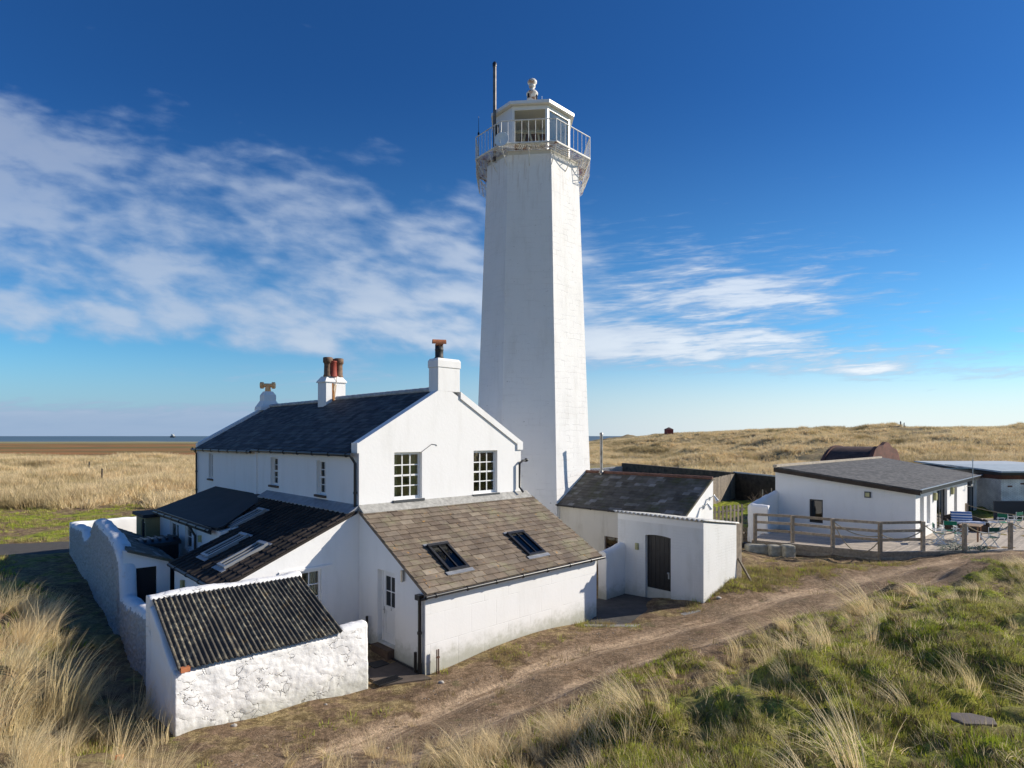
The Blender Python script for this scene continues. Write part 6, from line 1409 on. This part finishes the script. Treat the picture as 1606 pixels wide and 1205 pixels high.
m = MB(); wall(m, (pL.x, 46, 0), (pR.x, 46, 0), (0,-1,0), .3, [(0, pL.z), (pR.x-pL.x, pL.z)], [(.05, at(1550, 0, 46).x-pL.x, .3, pL.z-.12)], th=.3); wall(m, (pL.x, 46, 0), (pL.x, 51, 0), (-1,0,0), .3, [(0, pL.z), (5, pL.z)], [], th=.3)
m.build('shed_wall', M['palebrick'], gc_)
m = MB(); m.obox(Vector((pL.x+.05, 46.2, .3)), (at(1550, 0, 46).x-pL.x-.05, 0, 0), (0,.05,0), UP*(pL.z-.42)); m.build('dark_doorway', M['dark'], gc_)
q0 = at(1503, 733, 45.2); m = MB(); m.obox(Vector((q0.x, 45.2, q0.z-.32)), (9,0,0), (0,6.5,0), UP*.28); m.build('roof_edge', M['black'], gc_)
m = MB(); m.prism([Vector((q0.x-.1, 45.1, q0.z-.03)), Vector((q0.x+9, 45.1, q0.z-.03)), Vector((q0.x+9, 51.8, q0.z+.10)), Vector((q0.x+1.1, 51.8, q0.z+.10))], UP*.1); m.build('flat_roof', simple('pale_roofing', (.50,.54,.55), .6, var=.12), gc_)
m = MB(); p0 = at(1559, 786, 36.0); m.obox(Vector((p0.x, 36, .6)), (5,0,0), (0,.06,0), UP*(p0.z-.6)); tag(m.build('navy_screen', M['navy'], bevel=.01), 'dark navy boarded screen at the far right behind the terrace chairs', 'screen')
# ---------------------------------------------------------------- garden fences behind the annex
def boards(par, P, Q, z0, z1, w_=.14, gap=.012, mat='fencewood', name='boards', jit=.03, pointed=False):
    m = MB(); L_ = (Q-P).length; u_ = (Q-P)/L_; n_ = u_.cross(UP).normalized()
    k = int(L_/(w_+gap))
    for i in range(k):
        h = z1+random.uniform(-jit, jit); m.obox(P+u_*(i*(w_+gap))+UP*z0+n_*random.uniform(0,.008), u_*w_, n_*.02, UP*(h-z0), random.random())
    m.build(name, M[mat], par)
pf = thing('board_fence', at(1135, 785, 48), 'tall close-boarded timber fence on the left side of the lawn', 'fence')
P_ = at(1112, 0, 44); P_.z = 0; Q_ = at(1153, 0, 50.5); Q_.z = 0; boards(pf, P_, Q_, .8, at(0, 745, 47).z-.1)
m = MB(); 
for z in (1.3, 2.4): m.obox(P_+UP*z+D2*.03, Q_-P_, D2*.05, UP*.08)
m.build('rail', M['fencewood'], pf)
hd_ = thing('garden_wall', at(1070, 740, 56), 'long dark garden wall with pale capping behind the annex roof', 'wall')
R_ = at(981, 0, 68); R_.z = 0; z_ = at(0, 741, 50.5).z
m = MB(); m.prism([Q_+UP*.5, R_+UP*.5, R_+UP*(z_+.0), Q_+UP*z_], (R_-Q_).cross(UP).normalized()*-.5); m.build('dark_wall_face', simple('dark_hedge_wall', (.085,.065,.045), .9, var=.6, scale=2, bump=.9, bscale=8), hd_)
S_ = at(1216, 0, 46.5); S_.z = 0; m = MB(); m.prism([Q_+UP*.5, S_+UP*.5, S_+UP*z_*.965, Q_+UP*(z_*.985)], (0,.4,0)); m.build('lawn_side_face', simple('dark_stained_boards', (.05,.04,.03), .9, var=.5, scale=3, bump=.6, bscale=20), hd_)
m = MB(); m.prism([Q_+UP*z_*.985, S_+UP*z_*.965, S_+UP*(z_*.965+.1), Q_+UP*(z_*.985+.1)], (0,.5,0)); m.build('pale_capping', simple('pale_grey_capping', (.45,.47,.48), .7, var=.2), hd_)
m = MB(); w0_ = at(900, 0, 66); w0_.z = 0; rough_wall(m, [(w0_.x, 66, .2, at(0,737,66).z, .4), (R_.x, 68, .2, at(0,731,68).z, .4)], step=.4, vs=.3, amp=.05, seed=55); tag(m.build('boundary_wall', M['dash']), 'low whitewashed boundary wall beyond the annex ridge beside the stovepipe', 'wall')
# brambles
br_ = thing('bramble', at(1200, 780, 43), 'bare tangled bramble bushes and stakes in the shade by the lawn', 'shrub')
for i in range(46):
    m_ = None
m = MB()
for i in range(90):
    b0_ = at(random.uniform(1182, 1222), 786, 42.0); b0_.z = .8; P = [b0_]; d = Vector((random.gauss(0,.5), random.gauss(0,.3), 1)).normalized()
    for s in range(5): P.append(P[-1]+d*random.uniform(.15,.4)); d = (d+Vector((random.gauss(0,.35), random.gauss(0,.25), -.12))).normalized()
    m.tube(P, [.014,.012,.01,.008,.006,.004], 3, cap=False)
m.build('twigs', simple('pale_bramble_twigs', (.20,.15,.11), .9, var=.4, scale=9), br_)
m = MB(); q = at(1196, 785, 41.5); q.z = .8; m.tube([q, q+UP*1.5], .04, 5); m.build('stake', M['deckwood'], br_); m = MB(); q = at(1210, 785, 41.5); q.z = .8; m.tube([q, q+UP*1.6], .035, 5); m.build('stake', M['deckwood'], br_)
# picket gate
pg = thing('picket_fence', at(1140, 800, 29), 'short weathered picket fence between the annex gable and the white pillar', 'fence')
P_ = at(1113, 0, 28.2); P_.z = 0; Q_ = at(1168, 0, 29.6); Q_.z = 0; u_ = (Q_-P_).normalized(); n_ = u_.cross(UP)
m = MB(); k = 9
for i in range(k):
    p = P_.lerp(Q_, i/k); m.prism([p+UP*.6, p+u_*.125+UP*.6, p+u_*.125+UP*(2.62+random.uniform(-.04,.04)), p+u_*.06+UP*2.68, p+UP*(2.62+random.uniform(-.04,.04))], n_*.022, random.random())
m.build('pickets', M['fencewood'], pg)
m = MB(); m.obox(P_+UP*2.35+n_*-.03, Q_-P_, n_*.03, UP*.08); m.obox(P_+UP*1.2+n_*-.03, Q_-P_, n_*.03, UP*.08); m.build('rail', M['fencewood'], pg)
# ---------------------------------------------------------------- brick barrel vaulted shelter in the dunes
bv = thing('barrel_shelter', at(1350, 715, 62), 'brown brick barrel-vaulted shelter half buried in the dunes', 'shelter')
cR = at(1362, 735, 58); rr_ = 3.6; dirb = Vector((-.60,.80,0)); sdv = Vector((.80,.60,0)); zc = at(0, 697, 58).z-rr_
rr_ = 4.1; zc -= .75; cF = Vector((cR.x+1.7, 58, zc)); m = MB(); N = 22
ring = lambda r_, off: [cF+dirb*off+sdv*(r_*math.cos(PI*i/N))+UP*(r_*math.sin(PI*i/N)) for i in range(N+1)]
A0, A1 = ring(rr_, .3), ring(rr_, 4.4)
m.mesh(A0+A1, [(i, i+1, N+2+i, N+1+i) for i in range(N)], smooth=True); m.build('vault', simple('dark_felted_vault', (.10,.055,.04), .8, var=.5, scale=2), bv)
m = MB(); fr0, fr1 = ring(rr_+.22, 0), ring(rr_+.22, .35); fr0 = [p+UP*(.24*((i//2) % 2)) for i, p in enumerate(fr0)]; fr1 = [p+UP*(.24*((i//2) % 2)) for i, p in enumerate(fr1)]
m.mesh(fr0+fr1, [(i, i+1, N+2+i, N+1+i) for i in range(N)]); m.face(fr0+[cF+sdv*-rr_-UP*1.5, cF+sdv*rr_-UP*1.5]); m.face((fr1+[cF+dirb*.35+sdv*-rr_-UP*1.5, cF+dirb*.35+sdv*rr_-UP*1.5])[::-1]); m.build('brick_end', M['brick'], bv)
m = MB(); bk = ring(rr_+.1, 4.4); bk1 = ring(rr_+.1, 4.7); m.mesh(bk+bk1, [(i, i+1, N+2+i, N+1+i) for i in range(N)]); m.face(bk); m.face(bk1[::-1]); m.build('back_end', M['brick'], bv)
# ---------------------------------------------------------------- far small things
def groundz(x, y): return float(HZ(np.array([x]), np.array([y]))[0][0])
q = at(1049, 684, 236); q.z = groundz(q.x, 236)
rh = thing('lookout_hut', q, 'small red hut standing on the far dune crest', 'hut')
m = MB(); m.cbox(q+UP*1.2, (2.6,.4,0), (-.4,2.6,0), (0,0,2.6)); m.build('hut_wall', M['redhut'], rh)
m = MB(); z0 = 2.5; e_ = [q+Vector(v_)+UP*z0 for v_ in ((-1.6,-1.5,0),(1.6,-1.3,0),(1.5,1.6,0),(-1.7,1.4,0))]; ap_ = q+UP*(z0+.9)
for i in range(4): m.face([e_[i], e_[(i+1) % 4], ap_])
m.face(e_[::-1]); m.build('roof', simple('dark_red_roof', (.07,.03,.03), .8), rh)
m = MB(); m.cbox(q+Vector((-.4,-1.36,1.3)), (.6,.09,0), (0,.05,0), (0,0,.6)); m.build('window', M['frame'], rh)
def person(p, face, lab, lean=0.):
    me = bpy.data.meshes.new('person'); 
    V = [(0,0,.92),(0,0,1.15),(0,0,1.40),(0,0,1.52),(0,.02,1.66),(.19,0,1.40),(.27,.05,1.14),(.24,-.08,.95),(-.19,0,1.40),(-.27,0,1.14),(-.22,-.1,.92),(.10,0,.88),(.12,-.08,.48),(.12,.06,.05),(.12,-.12,.02),(-.10,0,.88),(-.13,.06,.48),(-.13,.16,.06),(-.13,-.0,.02)]
    E = [(0,1),(1,2),(2,3),(3,4),(2,5),(5,6),(6,7),(2,8),(8,9),(9,10),(0,11),(11,12),(12,13),(13,14),(0,15),(15,16),(16,17),(17,18)]
    rad_ = [.15,.14,.15,.065,.105,.07,.05,.035,.07,.05,.035,.10,.07,.05,.035,.10,.07,.05,.035]
    me.from_pydata(V, E, []); o = bpy.data.objects.new('person', me); col.objects.link(o); sk = o.modifiers.new('skin', 'SKIN')
    for i, v_ in enumerate(me.skin_vertices[0].data): v_.radius = (rad_[i], rad_[i]); v_.use_root = (i == 0)
    ssf = o.modifiers.new('sub', 'SUBSURF'); ssf.levels = 2; ssf.render_levels = 2; me.materials.append(M['skin']); o.location = p; o.rotation_euler = (0, 0, face); tag(o, lab, 'person', group='walkers on the dune crest')
for x, fc, lb in ((1412.5, .3, 'person in dark clothes walking on the dune crest, the left one of the pair'), (1418, -2.5, 'person in dark clothes walking on the dune crest, the right one of the pair')):
    q = at(x, 672, WY); person((q.x, WY, groundz(q.x, WY)-.02), fc, lb)
q = at(270, 686, 2600); q.z = -.8
sp_ = thing('ship', q, 'small pale vessel far out on the sea at the left', 'ship')
S = 9.; m = MB(); m.prism([q+Vector((-S,0,-2)), q+Vector((S*.9,0,-2)), q+Vector((S*1.15,0,6)), q+Vector((-S*1.05,0,6))], (0,10,0)); m.build('hull', M['slatesill'], sp_)
m = MB(); m.cbox(q+Vector((-1,5,8)), (12,0,0), (0,8,0), (0,0,5)); m.cbox(q+Vector((-2,5,12)), (7,0,0), (0,7,0), (0,0,4)); m.build('deckhouse', M['boatpaint'], sp_)
m = MB(); m.tube([q+Vector((5,5,6)), q+Vector((5,5,18))], .8, 6); m.tube([q+Vector((-4,5,12)), q+Vector((-4,5,17))], .6, 6); m.build('mast', M['boatpaint'], sp_)
for x, y, lb in ((139.5, 747, 'thin dark fence post in the left marram field, the left one of two'), (159.5, 757, 'thin dark fence post in the left marram field, the right one of two')):
    Y_ = {747: 84., 757: 72.}[y]; p = at(x, y, Y_); g_ = groundz(p.x, Y_); m = MB(); m.tube([Vector((p.x, Y_, g_-.3)), Vector((p.x+.05, Y_, g_+1.7))], .08, 5); tag(m.build('field_post', M['blackwood']), lb, 'post', group='posts in the marram field')
# rubble and slab
def stone(p, s, lab, mat='rock', flat=.55, name='stone'):
    me = bpy.data.meshes.new(name); mb = MB(); N_, K_ = 12, 8; V = []
    for j in range(K_+1):
        th_ = PI*j/K_
        for i in range(N_):
            a = 2*PI*i/N_; v_ = Vector((math.sin(th_)*math.cos(a), math.sin(th_)*math.sin(a)*.75, math.cos(th_)*flat)); v_ *= s*(1+.35*mn.noise(v_*2.1+p)); V.append(p+v_)
    mb.mesh(V, [(j*N_+i, (j+1)*N_+i, (j+1)*N_+(i+1) % N_, j*N_+(i+1) % N_) for j in range(K_) for i in range(N_)], .5, True)
    return mb.build(name, M[mat])
for x, y, s, lb in ((692, 1067, .075, 'pale grey stone at the foot of the extension corner by the iron post'), (367, 1148, .06, 'whitish stone in the grass below the store shed wall, larger one'), (511, 1108, .035, 'small white stone in the grass below the right end of the store shed'), (1127, 957, .09, 'small stone at the foot of the hut corner'), (312, 1140, .09, 'pinkish pale rubble beside the store shed wall foot')):
    p = gz(x, y, .1); p.z = groundz(p.x, p.y)+s*.2; tag(stone(p, s, lb), lb, 'stone')
pile = []
p = gz(1525, 1137, 2.2); p.z = groundz(p.x, p.y)+.05; m = MB(); m.prism([p+Vector(v_) for v_ in ((-.26,.03,.02),(-.17,-.09,.0),(.25,-.10,-.01),(.28,.0,.03),(.05,.10,.05),(-.2,.12,.05))], UP*.035); tag(m.build('slate_slab', simple('grey_brown_slab', (.16,.13,.115), .8, var=.25, scale=6, bump=.4), bevel=.006), 'flat grey slab lying in the turf at the lower right', 'slab')
p = gz(389, 1200, .3)-Vector((1.55,0,0)); p = gz(390-203, 1203, .5); p.z = groundz(p.x, p.y)+.06; m = MB(); m.cbox(p, (.10,.03,.0), (0,.06,0), (.0,0,.07)); tag(m.build('litter', M['orangeplastic'], bevel=.01), 'scrap of orange plastic in the dune grass at the bottom left', 'litter')
